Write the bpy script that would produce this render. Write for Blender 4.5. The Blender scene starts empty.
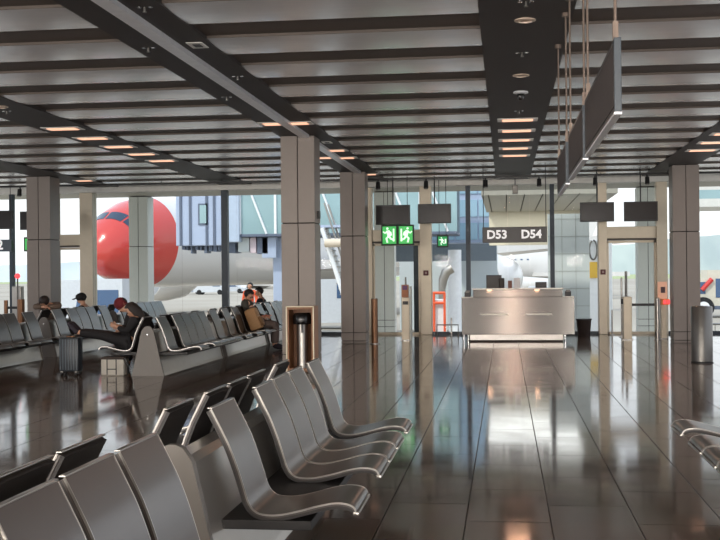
import bpy, bmesh, math, random
from mathutils import Vector, Matrix
random.seed(7)
SC = bpy.context.scene
COL = SC.collection
PI = math.pi

# ------------------------------------------------------------------ camera
FPX, EYE = 1120.0, 1.6
YAW = math.atan(145 / FPX); PITCH = 0.17 / FPX * 0 + 0.17 * 0 ; ROLL = math.radians(0.54)
PITCH = 0.17 * PI / 180
_f = Vector((-math.sin(YAW) * math.cos(PITCH), math.cos(YAW) * math.cos(PITCH), math.sin(PITCH)))
_r = Vector((math.cos(YAW), math.sin(YAW), 0)); _u = _r.cross(_f)
cr, sr = math.cos(ROLL), math.sin(ROLL)
R2 = _r * cr + _u * (-sr)       # image x axis in the world
U2 = _r * sr + _u * cr          # image y axis (up) in the world
cam_d = bpy.data.cameras.new('camera'); cam = bpy.data.objects.new('camera', cam_d); COL.objects.link(cam)
cam_d.sensor_width = 36; cam_d.lens = FPX / 720 * 36; cam_d.clip_end = 3000; cam_d.clip_start = 0.05
m = Matrix.Identity(4)
for i in range(3):
    m[i][0], m[i][1], m[i][2] = R2[i], U2[i], -_f[i]
m[0][3], m[1][3], m[2][3] = 0, 0, EYE
cam.matrix_world = m
SC.camera = cam

def ray(px, py):
    return _f + R2 * ((px - 360) / FPX) + U2 * ((270 - py) / FPX)
def aty(px, py, y):                # the point seen at a pixel, y metres ahead
    d = ray(px, py); return Vector((0, 0, EYE)) + d * (y / d.y)
def atz(px, py, z):
    d = ray(px, py); return Vector((0, 0, EYE)) + d * ((z - EYE) / d.z)

# --------------------------------------------------------------- materials
def lin(c):
    return tuple((v / 255 / 12.92) if v / 255 <= .04045 else ((v / 255 + .055) / 1.055) ** 2.4 for v in c)
MATS = {}
def mat(name, rgb, rough=.5, metal=0.0, noise=0.06, nscale=8.0, spec=.5, aniso=0.0, rot=0.0, emit=None, estr=0, stretch=None, coat=0.0, bump=0.0):
    if name in MATS: return MATS[name]
    M = bpy.data.materials.new(name); M.use_nodes = True
    nt = M.node_tree; b = nt.nodes['Principled BSDF']
    c = lin(rgb)
    b.inputs['Roughness'].default_value = rough
    b.inputs['Metallic'].default_value = metal
    b.inputs['Specular IOR Level'].default_value = spec
    b.inputs['Anisotropic'].default_value = aniso
    b.inputs['Anisotropic Rotation'].default_value = rot
    b.inputs['Coat Weight'].default_value = coat; b.inputs['Coat Roughness'].default_value = .25 if coat < .45 else .05
    tc = nt.nodes.new('ShaderNodeTexCoord'); no = nt.nodes.new('ShaderNodeTexNoise')
    no.inputs['Scale'].default_value = nscale; no.inputs['Detail'].default_value = 4
    src = tc.outputs['Object']
    if stretch:
        mp = nt.nodes.new('ShaderNodeMapping'); mp.inputs['Scale'].default_value = stretch
        nt.links.new(src, mp.inputs['Vector']); src = mp.outputs['Vector']
    nt.links.new(src, no.inputs['Vector'])
    mx = nt.nodes.new('ShaderNodeMix'); mx.data_type = 'RGBA'
    mx.inputs[6].default_value = tuple(max(0, v * (1 - noise * 2)) for v in c) + (1,)
    mx.inputs[7].default_value = tuple(min(1, v * (1 + noise * 2)) for v in c) + (1,)
    nt.links.new(no.outputs['Fac'], mx.inputs[0]); nt.links.new(mx.outputs[2], b.inputs['Base Color'])
    if bump:
        bp = nt.nodes.new('ShaderNodeBump'); bp.inputs['Strength'].default_value = bump; bp.inputs['Distance'].default_value = .01
        nt.links.new(no.outputs['Fac'], bp.inputs['Height']); nt.links.new(bp.outputs['Normal'], b.inputs['Normal'])
    if aniso:
        tg = nt.nodes.new('ShaderNodeTangent'); tg.direction_type = 'RADIAL'; tg.axis = 'Z'
        nt.links.new(tg.outputs['Tangent'], b.inputs['Tangent'])
    if emit:
        b.inputs['Emission Color'].default_value = lin(emit) + (1,); b.inputs['Emission Strength'].default_value = estr
    MATS[name] = M
    return M

def glass_mat(name, tint=(240, 246, 245), fres=1.45, rough=.0, gloss=1.0):
    if name in MATS: return MATS[name]
    M = bpy.data.materials.new(name); M.use_nodes = True; nt = M.node_tree
    nt.nodes.remove(nt.nodes['Principled BSDF']); out = nt.nodes['Material Output']
    t = nt.nodes.new('ShaderNodeBsdfTransparent'); t.inputs[0].default_value = lin(tint) + (1,)
    g = nt.nodes.new('ShaderNodeBsdfGlossy'); g.inputs['Roughness'].default_value = rough
    g.inputs[0].default_value = (gloss, gloss, gloss, 1)
    fr = nt.nodes.new('ShaderNodeFresnel'); fr.inputs[0].default_value = fres
    mx = nt.nodes.new('ShaderNodeMixShader')
    nt.links.new(fr.outputs[0], mx.inputs[0]); nt.links.new(t.outputs[0], mx.inputs[1]); nt.links.new(g.outputs[0], mx.inputs[2])
    nt.links.new(mx.outputs[0], out.inputs[0])
    MATS[name] = M
    return M

def tile_mat():
    M = bpy.data.materials.new('floor_tiles'); M.use_nodes = True; nt = M.node_tree; b = nt.nodes['Principled BSDF']
    tc = nt.nodes.new('ShaderNodeTexCoord'); mp = nt.nodes.new('ShaderNodeMapping')
    mp.inputs['Rotation'].default_value = (0, 0, PI / 2)
    # after the turn: texture x runs along the hall, texture y across it
    mp.inputs['Location'].default_value = (0.35, 0.265, 0)
    nt.links.new(tc.outputs['Object'], mp.inputs['Vector'])
    br = nt.nodes.new('ShaderNodeTexBrick'); br.offset = 0.5
    br.inputs['Scale'].default_value = 1; br.inputs['Brick Width'].default_value = 1.06; br.inputs['Row Height'].default_value = .54
    br.inputs['Mortar Size'].default_value = .0045; br.inputs['Mortar Smooth'].default_value = .1
    br.inputs['Color1'].default_value = lin((132, 114, 101)) + (1,); br.inputs['Color2'].default_value = lin((116, 99, 88)) + (1,)
    br.inputs['Mortar'].default_value = lin((40, 34, 31)) + (1,)
    nt.links.new(mp.outputs[0], br.inputs['Vector'])
    no = nt.nodes.new('ShaderNodeTexNoise'); no.inputs['Scale'].default_value = 2.2; no.inputs['Detail'].default_value = 8
    nt.links.new(tc.outputs['Object'], no.inputs['Vector'])
    mx = nt.nodes.new('ShaderNodeMix'); mx.data_type = 'RGBA'; mx.blend_type = 'MULTIPLY'; mx.inputs[0].default_value = .35
    nt.links.new(br.outputs['Color'], mx.inputs[6]); nt.links.new(no.outputs['Color'], mx.inputs[7])
    nt.links.new(mx.outputs[2], b.inputs['Base Color'])
    mr = nt.nodes.new('ShaderNodeMapRange'); mr.inputs[1].default_value = .3; mr.inputs[2].default_value = .7
    mr.inputs[3].default_value = .06; mr.inputs[4].default_value = .11
    nt.links.new(no.outputs['Fac'], mr.inputs[0])
    rx = nt.nodes.new('ShaderNodeMix'); nt.links.new(br.outputs['Fac'], rx.inputs[0]); nt.links.new(mr.outputs[0], rx.inputs[2]); rx.inputs[3].default_value = .5
    nt.links.new(rx.outputs[0], b.inputs['Roughness'])
    sx2 = nt.nodes.new('ShaderNodeMix'); nt.links.new(br.outputs['Fac'], sx2.inputs[0]); sx2.inputs[2].default_value = .9; sx2.inputs[3].default_value = .05
    nt.links.new(sx2.outputs[0], b.inputs['Specular IOR Level'])
    bp = nt.nodes.new('ShaderNodeBump'); bp.inputs['Strength'].default_value = .25; bp.inputs['Distance'].default_value = .002; bp.invert = True
    nt.links.new(br.outputs['Fac'], bp.inputs['Height']); nt.links.new(bp.outputs['Normal'], b.inputs['Normal'])
    MATS['floor'] = M
    return M

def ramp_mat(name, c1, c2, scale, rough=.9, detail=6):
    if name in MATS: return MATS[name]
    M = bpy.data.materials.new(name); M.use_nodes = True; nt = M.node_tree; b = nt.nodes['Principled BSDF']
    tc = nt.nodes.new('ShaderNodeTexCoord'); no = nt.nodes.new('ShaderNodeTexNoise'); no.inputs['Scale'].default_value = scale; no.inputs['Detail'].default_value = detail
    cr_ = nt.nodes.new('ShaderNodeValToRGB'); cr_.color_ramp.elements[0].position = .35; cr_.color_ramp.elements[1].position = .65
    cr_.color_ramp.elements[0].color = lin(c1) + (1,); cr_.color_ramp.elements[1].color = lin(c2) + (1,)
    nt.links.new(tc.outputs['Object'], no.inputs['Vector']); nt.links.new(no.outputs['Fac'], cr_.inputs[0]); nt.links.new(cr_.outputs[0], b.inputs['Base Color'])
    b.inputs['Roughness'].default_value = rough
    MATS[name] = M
    return M

FLOOR = tile_mat()
PANEL = mat('ceiling_panel_metal', (247, 248, 250), .26, .6, .03, 3, stretch=(.3, 6, 1))
RECESS = mat('ceiling_recess', (84, 75, 68), .6)
BANDM = mat('dark_ceiling_band', (44, 39, 37), .55, nscale=30)
TRAY = mat('aluminium_tray', (232, 234, 238), .35, .4)
CLAD = mat('column_cladding', (132, 123, 116), .42, .2, .02)
JOINT = mat('dark_joint', (48, 43, 40), .8)
FRAME = mat('champagne_frame', (214, 202, 180), .38, .3, .03)
BEAMM = mat('grey_beam', (214, 213, 206), .45, .3)
MULL = mat('dark_mullion', (52, 60, 68), .4, .3)
GLASS = glass_mat('clear_glass', (251, 253, 252), gloss=.03)
STEEL = mat('brushed_steel', (126, 123, 119), .24, .8, .012, 20, aniso=1.0, rot=.25, stretch=(1, 1, .1))
STEELR = mat('satin_steel', (160, 156, 150), .3, .9, .03)
CHROME = mat('chrome', (215, 215, 215), .15, 1, .01)
DKSTEEL = mat('dark_satin_steel', (112, 110, 106), .36, .85, .03)
BRONZE = mat('bronze_brown', (128, 92, 66), .35, .6, .08)
WOOD = mat('brown_wood', (158, 110, 74), .45, 0, .15, 6, stretch=(6, 6, .6))
BLACK = mat('black_plastic', (22, 21, 21), .4)
BLACKG = mat('black_gloss', (24, 23, 23), .18)
SCREEN = mat('screen_off', (40, 36, 35), .22, 0, .04, spec=.3)
SIGNB = mat('sign_charcoal', (46, 44, 43), .35)
SIGNF = mat('sign_face_gloss', (70, 64, 62), .6, 0, .08, spec=.2)
SEATM = mat('seat_taupe_satin', (54, 44, 37), .34, .15, .03, 30, spec=1.0, coat=.4)
SHELL = mat('seat_back_shell', (34, 30, 28), .5)
RIM = mat('seat_rim_metal', (172, 168, 162), .28, .9)
BASEM = mat('bench_base_paint', (178, 173, 166), .28, .75, .03)
ENDM = mat('bench_end_panel', (112, 107, 101), .42, .15, .02)
RAIL = mat('seat_rail_black', (26, 24, 23), .5)
WHITE = mat('white_paint', (232, 234, 236), .4)
WHITET = mat('white_lettering', (240, 240, 240), .5, emit=(255, 255, 255), estr=.3)
GREENL = mat('exit_green_lit', (50, 170, 76), .4, emit=(84, 205, 106), estr=.42)
GREENW = mat('exit_pictogram_lit', (235, 255, 235), .4, emit=(235, 255, 235), estr=.6)
GREEND = mat('green_sign', (20, 140, 70), .4, emit=(24, 150, 80), estr=.5)
WARM = mat('warm_lamp', (255, 210, 180), .4, emit=(255, 190, 155), estr=.75)
LAMPW = mat('lamp_white_end', (226, 226, 220), .4)
REDL = mat('red_led', (255, 50, 50), .4, emit=(255, 70, 75), estr=1.2)
RED = mat('aircraft_red', (196, 60, 50), .22, 0, .02, 1, coat=.5)
APWHITE = mat('aircraft_white', (212, 210, 207), .22, 0, .01, 1, coat=.5)
COCKPIT = mat('cockpit_glass', (46, 62, 82), .1)
TYRE = mat('tyre_rubber', (28, 28, 30), .8)
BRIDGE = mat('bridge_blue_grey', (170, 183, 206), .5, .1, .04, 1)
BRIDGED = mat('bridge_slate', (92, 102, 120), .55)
BRGLASS = mat('bridge_glass_panel', (150, 178, 182), .12, .1, .1, .6)
CREAM = mat('cream_wall', (196, 188, 168), .7, 0, .04, 1)
PALE = mat('pale_grey_panel', (196, 203, 203), .5, 0, .04, 1)
SOFFIT = mat('soffit_boards', (170, 166, 154), .6)
VANW = mat('vehicle_white', (204, 208, 213), .3)
VANG = mat('vehicle_glass', (70, 96, 130), .15)
ORANGE = mat('orange_paint', (226, 92, 50), .5)
YELLOW = mat('yellow_paint', (222, 180, 70), .5)
REDP = mat('red_paint', (200, 52, 48), .5)
BLUEP = mat('blue_paint', (52, 92, 150), .5)
SKIN = mat('skin', (206, 158, 130), .55)
HAIRB = mat('hair_dark_brown', (40, 30, 26), .6)
HAIRK = mat('hair_black', (26, 23, 23), .6)
REDWINE = mat('wine_red_knit', (110, 28, 36), .8)
CLBLACK = mat('cloth_black', (26, 24, 26), .8)
CLGREY = mat('cloth_olive_grey', (70, 68, 62), .85)
CLTAUPE = mat('cloth_taupe', (104, 88, 76), .85)
CLNAVY = mat('cloth_dark_navy', (32, 34, 42), .85)
CLBROWN = mat('trousers_grey_brown', (104, 92, 86), .85)
CLPALE = mat('cloth_pale_blue', (178, 190, 206), .85)
SHOE = mat('shoe_dark', (34, 26, 38), .6)
TAN = mat('tan_leather', (192, 150, 104), .6)
BAGC = mat('bag_canvas', (196, 190, 178), .8)
CASE = mat('suitcase_shell', (46, 52, 58), .35)
APRON = ramp_mat('apron_concrete', (158, 150, 137), (174, 166, 152), .05)
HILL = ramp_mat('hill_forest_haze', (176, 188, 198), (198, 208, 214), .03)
GRASS = ramp_mat('grass_field', (150, 166, 116), (176, 180, 136), .05)

# ------------------------------------------------------------ mesh builder
class MB:
    def __init__(s): s.bm = bmesh.new()
    def box(s, x0, x1, y0, y1, z0, z1, bev=0.0, M=None):
        g = bmesh.ops.create_cube(s.bm, size=1)
        for v in g['verts']:
            v.co = Vector(((x0 + x1) / 2 + v.co.x * (x1 - x0), (y0 + y1) / 2 + v.co.y * (y1 - y0), (z0 + z1) / 2 + v.co.z * (z1 - z0)))
        vs = g['verts']
        if bev > 0:
            es = list({e for v in vs for e in v.link_edges})
            r = bmesh.ops.bevel(s.bm, geom=es, offset=bev, segments=2, affect='EDGES', profile=.5)
            vs = list({v for f in r['faces'] for v in f.verts} | {v for v in vs if v.is_valid})
        if M: bmesh.ops.transform(s.bm, matrix=M, verts=[v for v in vs if v.is_valid])
        return s
    def tube(s, pts, r, seg=10, cap=True):
        pts = [Vector(p) for p in pts]; n = len(pts)
        rr = r if isinstance(r, (list, tuple)) else [r] * n
        rings = []; prev = None
        for i, p in enumerate(pts):
            t = (pts[min(i + 1, n - 1)] - pts[max(i - 1, 0)]).normalized()
            a = prev if prev else (Vector((0, 0, 1)) if abs(t.z) < .9 else Vector((1, 0, 0)))
            b = t.cross(a).normalized(); a = b.cross(t).normalized(); prev = a
            rings.append([s.bm.verts.new(p + (a * math.cos(2 * PI * k / seg) + b * math.sin(2 * PI * k / seg)) * rr[i]) for k in range(seg)])
        for i in range(n - 1):
            for k in range(seg):
                s.bm.faces.new((rings[i][k], rings[i][(k + 1) % seg], rings[i + 1][(k + 1) % seg], rings[i + 1][k]))
        if cap:
            s.bm.faces.new(rings[0][::-1]); s.bm.faces.new(rings[-1])
        return s
    def cyl(s, x, y, z0, z1, r, seg=24, r2=None):
        return s.tube([(x, y, z0), (x, y, z1)], [r, r2 if r2 is not None else r], seg)
    def lathe(s, prof, x=0, y=0, seg=28):
        rings = [[s.bm.verts.new((x + r * math.cos(2 * PI * k / seg), y + r * math.sin(2 * PI * k / seg), z)) for k in range(seg)] for r, z in prof]
        for i in range(len(prof) - 1):
            for k in range(seg):
                s.bm.faces.new((rings[i][k], rings[i][(k + 1) % seg], rings[i + 1][(k + 1) % seg], rings[i + 1][k]))
        s.bm.faces.new(rings[0][::-1]); s.bm.faces.new(rings[-1])
        return s
    def prism(s, poly, a0, a1, axis='y'):
        # poly in (x,z) for axis y ; (y,z) for axis x ; (x,y) for axis z
        def P(p, a):
            return (p[0], a, p[1]) if axis == 'y' else ((a, p[0], p[1]) if axis == 'x' else (p[0], p[1], a))
        A = [s.bm.verts.new(P(p, a0)) for p in poly]; B = [s.bm.verts.new(P(p, a1)) for p in poly]
        n = len(poly)
        s.bm.faces.new(A); s.bm.faces.new(B[::-1])
        for i in range(n): s.bm.faces.new((A[i], B[i], B[(i + 1) % n], A[(i + 1) % n]))
        return s
    def strip(s, up, lo, a0, a1):
        # closed band between two curves in (x,z), swept along y
        n = len(up)
        U0 = [s.bm.verts.new((p[0], a0, p[1])) for p in up]; U1 = [s.bm.verts.new((p[0], a1, p[1])) for p in up]
        L0 = [s.bm.verts.new((p[0], a0, p[1])) for p in lo]; L1 = [s.bm.verts.new((p[0], a1, p[1])) for p in lo]
        for i in range(n - 1):
            s.bm.faces.new((U0[i], U1[i], U1[i + 1], U0[i + 1])); s.bm.faces.new((L0[i], L0[i + 1], L1[i + 1], L1[i]))
            s.bm.faces.new((U0[i], U0[i + 1], L0[i + 1], L0[i])); s.bm.faces.new((U1[i], L1[i], L1[i + 1], U1[i + 1]))
        s.bm.faces.new((U0[0], L0[0], L1[0], U1[0])); s.bm.faces.new((U0[-1], U1[-1], L1[-1], L0[-1]))
        return s
    def ball(s, c, r, seg=16, sc=(1, 1, 1), M=None):
        g = bmesh.ops.create_uvsphere(s.bm, u_segments=seg, v_segments=max(8, seg // 2), radius=r)
        for v in g['verts']: v.co = Vector((v.co.x * sc[0], v.co.y * sc[1], v.co.z * sc[2]))
        if M: bmesh.ops.transform(s.bm, matrix=M, verts=g['verts'])
        for v in g['verts']: v.co += Vector(c)
        return s
    def build(s, name, mtl, parent=None, smooth=False):
        bmesh.ops.recalc_face_normals(s.bm, faces=s.bm.faces[:])
        me = bpy.data.meshes.new(name); s.bm.to_mesh(me); s.bm.free()
        me.materials.append(mtl)
        if smooth:
            for p in me.polygons: p.use_smooth = True
            try: me.set_sharp_from_angle(angle=math.radians(40))
            except Exception: pass
        o = bpy.data.objects.new(name, me); COL.objects.link(o)
        if parent:
            o.parent = parent
            o.matrix_parent_inverse = Matrix.Translation(parent.location).inverted() if not parent.parent else (Matrix.Translation(parent.parent.location).inverted() if False else Matrix.Identity(4))
        return o

def tag(o, label=None, cat=None, group=None, kind=None):
    if label: o['label'] = label
    if cat: o['category'] = cat
    if group: o['group'] = group
    if kind: o['kind'] = kind
    return o
def thing(name, label, cat, group=None):
    o = bpy.data.objects.new(name, None); COL.objects.link(o); o.empty_display_size = .2
    return tag(o, label, cat, group)
def struct(o):
    o['kind'] = 'structure'; return o
def text_mesh(body, size, name, mtl, parent, loc, rot, ext=.004, bold=0.0, align='CENTER'):
    cu = bpy.data.curves.new('txt', 'FONT'); cu.body = body; cu.size = size; cu.extrude = ext; cu.align_x = align; cu.align_y = 'CENTER'; cu.offset = bold; cu.resolution_u = 3
    o = bpy.data.objects.new('txt', cu); COL.objects.link(o)
    bpy.context.view_layer.update()
    me = bpy.data.meshes.new_from_object(o.evaluated_get(bpy.context.evaluated_depsgraph_get()))
    bpy.data.objects.remove(o)
    M = Matrix.Translation(loc) @ rot.to_4x4()
    me.transform(M); me.materials.clear(); me.materials.append(mtl)
    t = bpy.data.objects.new(name, me); COL.objects.link(t)
    if parent: t.parent = parent
    return t
def catmull(pts, n=5):
    out = []
    for i in range(len(pts) - 1):
        p0 = pts[max(i - 1, 0)]; p1 = pts[i]; p2 = pts[i + 1]; p3 = pts[min(i + 2, len(pts) - 1)]
        for k in range(n):
            t = k / n
            out.append(tuple(.5 * (2 * p1[a] + (p2[a] - p0[a]) * t + (2 * p0[a] - 5 * p1[a] + 4 * p2[a] - p3[a]) * t * t + (3 * p1[a] - p0[a] - 3 * p2[a] + p3[a]) * t ** 3) for a in range(2)))
    out.append(pts[-1]); return out
def offset(pts, d):
    out = []
    for i, p in enumerate(pts):
        a = pts[max(i - 1, 0)]; b = pts[min(i + 1, len(pts) - 1)]
        tx, tz = b[0] - a[0], b[1] - a[1]; l = math.hypot(tx, tz)
        out.append((p[0] - tz / l * d, p[1] + tx / l * d))
    return out
RX90 = Matrix.Rotation(PI / 2, 3, 'X')

# ------------------------------------------------------------------ setting
FILL_W = 180
XL, XR, YB, YF, HC = -15.5, 7.2, -9.0, 29.04, 3.97
f = MB().box(XL, XR, YB, YF, -.2, 0).build('floor', FLOOR); struct(f)
# ceiling: dark recess plane, bright panels across, dark bands along the hall
BANDS = [(-14.2, .43), (-10.6, .43), (-6.99, .43), (-3.39, .43), (.215, .43), (3.85, .43)]
c = MB().box(XL, XR, YB, YF, HC + .04, HC + .3).build('ceiling', RECESS); struct(c)
edges = [XL] + sum(([b - w, b + w] for b, w in BANDS), []) + [XR]
pm = MB(); lip = MB()
k0 = int((YB - 11.0) / 1.49)
ARC = [(u, .014 * (2 * u - 1) ** 2) for u in [q / 10 for q in range(11)]]
for k in range(k0, 14):
    y0 = 11.0 + 1.49 * k; y1 = y0 + .845
    if y1 > YF - .3: continue
    lo = [(y0 + .845 * u, HC + d) for u, d in ARC]
    for i in range(0, len(edges), 2):
        pm.prism(lo + [(y1, HC + .02), (y0, HC + .02)], edges[i], edges[i + 1], 'x')
        lip.box(edges[i], edges[i + 1], y0 - .006, y0 + .004, HC + .013, HC + .04); lip.box(edges[i], edges[i + 1], y1 - .004, y1 + .006, HC + .013, HC + .04)
o = pm.build('ceiling_panels', PANEL, c, True); o['label'] = 'bright satin metal ceiling panels'
lip.build('panel_lips', RECESS, c)
for i, (b, w) in enumerate(BANDS):
    if b == -3.39 or True:
        o = MB().box(b - w, b + w, YB, YF - .3, HC - .006, HC + .16).build('ceiling_band', BANDM, c)
o = MB().box(-3.43, -3.28, YB, 18.77, HC - .055, HC - .006).box(-3.43, -3.28, 19.35, 25.68, HC - .055, HC - .006).build('cable_tray', TRAY, c); o['label'] = 'pale metal strip'
struct(MB().box(XL, XR, YB, 33.1, HC + .32, HC + .8).build('trim_1', BEAMM))       # roof slab
struct(MB().box(XL, XR, YF - .28, YF + .1, HC - .14, HC + .16).build('trim_2', BEAMM))
struct(MB().box(XL, XR, YF + .1, 33.1, HC + .02, HC + .32).build('trim_3', SOFFIT))  # outside soffit
# side and back walls with glazing (out of view, daylight comes through)
mat('wall_grey', (176, 172, 166), .7)
wr = MB().box(XR, XR + .2, YB, YF, 0, .3).box(XR, XR + .2, YB, YF, 3.7, HC + .3)
for k in range(11): wr.box(XR, XR + .2, YB + k * 3.78, YB + k * 3.78 + .2, .3, 3.7)
struct(wr.build('wall_right', MATS['wall_grey']))
wl = MB().box(XL - .2, XL, YB, YF, 0, .5).box(XL - .2, XL, YB, YF, 3.6, HC + .3)
for k in range(11): wl.box(XL - .2, XL, YB + k * 3.78, YB + k * 3.78 + .2, .5, 3.6)
struct(wl.build('wall_left', MATS['wall_grey']))
wb = MB().box(XL, XR, YB - .2, YB, 0, .3).box(XL, XR, YB - .2, YB, 3.7, HC + .3)
for k in range(9): wb.box(XL + k * 3.6, XL + k * 3.6 + .2, YB - .2, YB, .3, 3.7)
struct(wb.build('wall_back', MATS['wall_grey']))

# ------------------------------------------------------------------ columns
def column(x, y, label, z0=0, z1=HC - .006, group='clad columns', clad=None):
    t = thing('column', label, 'column', group); w = .29
    MB().box(x - w + .02, x + w - .02, y - w + .02, y + w - .02, z0, z1 - .0).build('core', JOINT, t)
    lo = MB(); g = .008
    for (za, zb) in ((z0 + .0, .03), (.045, .22), (.235, 2.455), (2.475, z1 - .015)):
        za = max(za, z0)
        for s in (-1, 1):
            for hx in ((x - w, x - g), (x + g, x + w)):
                yy = (y - w, y - w + .02) if s < 0 else (y + w - .02, y + w)
                lo.box(hx[0], hx[1], yy[0], yy[1], za, zb, .002)
            xx = (x - w, x - w + .02) if s < 0 else (x + w - .02, x + w)
            lo.box(xx[0], xx[1], y - w + .021, y + w - .021, za, zb)
    lo.build('cladding', clad or CLAD, t)
    return t
CX = (-10.9, -3.487, 4.02)
column(CX[1], 19.06, 'large grey-brown panelled column in the hall behind the litter cabinet, the nearest column')
column(CX[1], 25.98, 'grey-brown panelled column just left of the green emergency exit door')
column(CX[2], 26.0, 'grey-brown panelled column at the right beside the cylindrical metal bin')
column(CX[0], 25.5, 'brown-grey panelled column at the far left behind the slumped sleeper')
for x, l in zip(CX, ('pale panelled column outside the glass in front of the red aircraft nose', 'pale panelled column outside behind the left glass gate door', 'pale panelled column outside behind the right glass gate door')):
    column(x, 32.75, l, z0=-1.3, z1=HC, clad=mat('sunlit_cladding', (214, 217, 212), .45, .1, .02))  # daylight on the outer columns is put into their lighter cladding colour
sk = MB().box(-3.20, -3.18, 18.8, 18.98, .1, .3).build('power_socket', BLACK); tag(sk, 'dark power socket at the foot of the large nearest column', 'socket')
sn = MB().box(-3.2, -3.16, 19.02, 19.16, 2.55, 2.68).build('wall_speaker', BLACK); tag(sn, 'small dark box on the bright side of the nearest column', 'sensor')

# -------------------------------------------------- glazed front wall (Y=29)
def fx(px): return aty(px, 271, YF).x
ZT = HC - .14
winno = [0]
def window(x0, x1, mull=(), joints=()):
    winno[0] += 1
    t = thing('window_%d' % winno[0], None, None); struct(t)
    fr = MB().box(x0, x1, YF - .04, YF + .06, 0, .07)
    for xm, w in mull: fr.box(xm - w / 2, xm + w / 2, YF - .09, YF + .09, .07, ZT)
    fr.build('window_frame', MULL, t)
    xs = [x0] + [j for j in joints] + [x1]
    g = MB()
    for a, b in zip(xs[:-1], xs[1:]): g.box(a + .006, b - .006, YF, YF + .012, .07, ZT)
    g.build('window_pane', GLASS, t)
doorno = [0]
def door(x0, x1, pw0, pw1, hz0=2.42, hz1=2.72):
    doorno[0] += 1
    t = thing('door_%d' % doorno[0], None, None); struct(t)
    MB().box(x0, x0 + pw0, YF - .17, YF + .17, 0, ZT, .01).build('door_post', FRAME, t)
    MB().box(x1 - pw1, x1, YF - .17, YF + .17, 0, ZT, .01).build('door_post', FRAME, t)
    MB().box(x0 + pw0, x1 - pw1, YF - .12, YF + .1, hz0, hz1, .01).build('door_header', FRAME, t)
    MB().box(x0 + pw0, x1 - pw1, YF - .13, YF - .11, hz0 - .05, hz0).build('door_track', mat('track_dark', (90, 82, 74), .5), t)
    a, b = x0 + pw0, x1 - pw1
    fm = MB().box(a, a + .05, YF - .03, YF + .03, .0, hz0 - .05).box(b - .05, b, YF - .03, YF + .03, 0, hz0 - .05).box(a, b, YF - .03, YF + .03, 0, .06).box(a, b, YF - .03, YF + .03, hz0 - .11, hz0 - .05)
    fm.build('leaf_frame', FRAME, t)
    MB().box(a + .05, b - .05, YF - .006, YF + .006, .06, hz0 - .11).build('leaf_pane', GLASS, t)
    MB().box(a, b, YF - .006, YF + .006, hz1, ZT).build('transom_pane', GLASS, t)
    return t
window(XL, fx(48), [(fx(-60), .1), (fx(12.5), .09)], [fx(-30)])
door(fx(48), fx(95), .3, .36)
window(fx(95), fx(367), [(fx(225.5), .17)], [fx(182), fx(237), fx(306)])
door(fx(367), fx(432), .16, .3)
MB().box(fx(413.5), fx(418.5), YF + .05, YF + .09, .02, 2.4).build('dark_strip', MULL, bpy.data.objects['door_2'])  # dark strip added for the door frame's reflection in the glass
window(fx(432), fx(598), [(fx(468.5), .12), (fx(552.5), .11)], [fx(508), fx(530), fx(575)])
door(fx(598), fx(667), .22, .27)
window(fx(667), XR, [(fx(800), .1)], [fx(740)])

# ----------------------------------------------------------- ceiling things
def luminaire(x, y, label, group, lamp=True, w=.62):
    t = thing('ceiling_light', label, 'ceiling light', group); z = HC - .006
    MB().box(x - w / 2, x + w / 2, y - .17, y + .17, z - .012, z, .003).build('frame', LAMPW, t)
    MB().box(x - w / 2 + .075, x + w / 2 - .075, y - .11, y + .11, z - .02, z - .008, .004).build('lamp_panel', WARM, t)
    return t
ORD = ('first', 'second', 'third', 'fourth', 'fifth')
for k in range(5):
    luminaire(.215, 17.55 + 1.34 * k, '%s warm ceiling light from the front in the central dark ceiling band' % ORD[k], 'warm lights in the central ceiling band')
    luminaire(-6.99, 17.15 + 1.3 * k, '%s warm ceiling light from the front in the dark band over the far left benches' % ORD[k], 'warm lights in the left ceiling band')
    if k > 1:
        luminaire(3.87, 17.4 + 1.33 * k, '%s warm ceiling light in the dark band above the right column' % ('nearest', 'middle', 'farthest')[k - 2], 'warm lights in the right ceiling band')
luminaire(-3.60, 17.25, 'warm ceiling light left of the pale strip, just before the nearest column', 'warm lights along the pale strip', w=.42)
luminaire(-3.16, 17.25, 'warm ceiling light right of the pale strip, just before the nearest column', 'warm lights along the pale strip', w=.40)
luminaire(-3.16, 21.2, 'warm ceiling light right of the pale strip, just behind the nearest column', 'warm lights along the pale strip', w=.40)
luminaire(-3.62, 22.5, 'warm ceiling light left of the pale strip, between the two columns', 'warm lights along the pale strip', w=.40)
luminaire(-3.16, 22.6, 'warm ceiling light right of the pale strip, second behind the nearest column', 'warm lights along the pale strip', w=.40)
luminaire(-3.14, 26.5, 'warm ceiling light at the far end above the exit door column', 'warm lights along the pale strip', w=.36)
luminaire(-10.3, 26.6, 'warm ceiling light beside the top of the far left column', 'warm lights in the far left ceiling band', w=.5)
def sprinkler(x, y, label):
    t = thing('sprinkler', label, 'sprinkler', 'ceiling sprinklers'); z = HC + .002
    MB().cyl(x, y, z - .05, z, .012, 10).cyl(x, y, z - .055, z - .045, .02, 12).build('stem', DKSTEEL, t)
    MB().cyl(x - .05, y, z - .012, z, .022, 12).build('cover_disc', CHROME, t)
    MB().cyl(x + .05, y, z - .012, z, .022, 12).build('cover_disc', CHROME, t)
sprinkler(.205, 9.9, 'nearest sprinkler head in the central dark ceiling band, at the top of the photo')
sprinkler(.205, 12.2, 'sprinkler head between the two round downlights in the central ceiling band')
sprinkler(-3.13, 9.55, 'nearest sprinkler head right of the pale ceiling strip')
sprinkler(-3.65, 11.25, 'nearest sprinkler head left of the pale ceiling strip')
sprinkler(-3.14, 13.05, 'farther sprinkler head right of the pale ceiling strip')
sprinkler(-3.65, 14.55, 'farther sprinkler head left of the pale ceiling strip')
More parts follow.
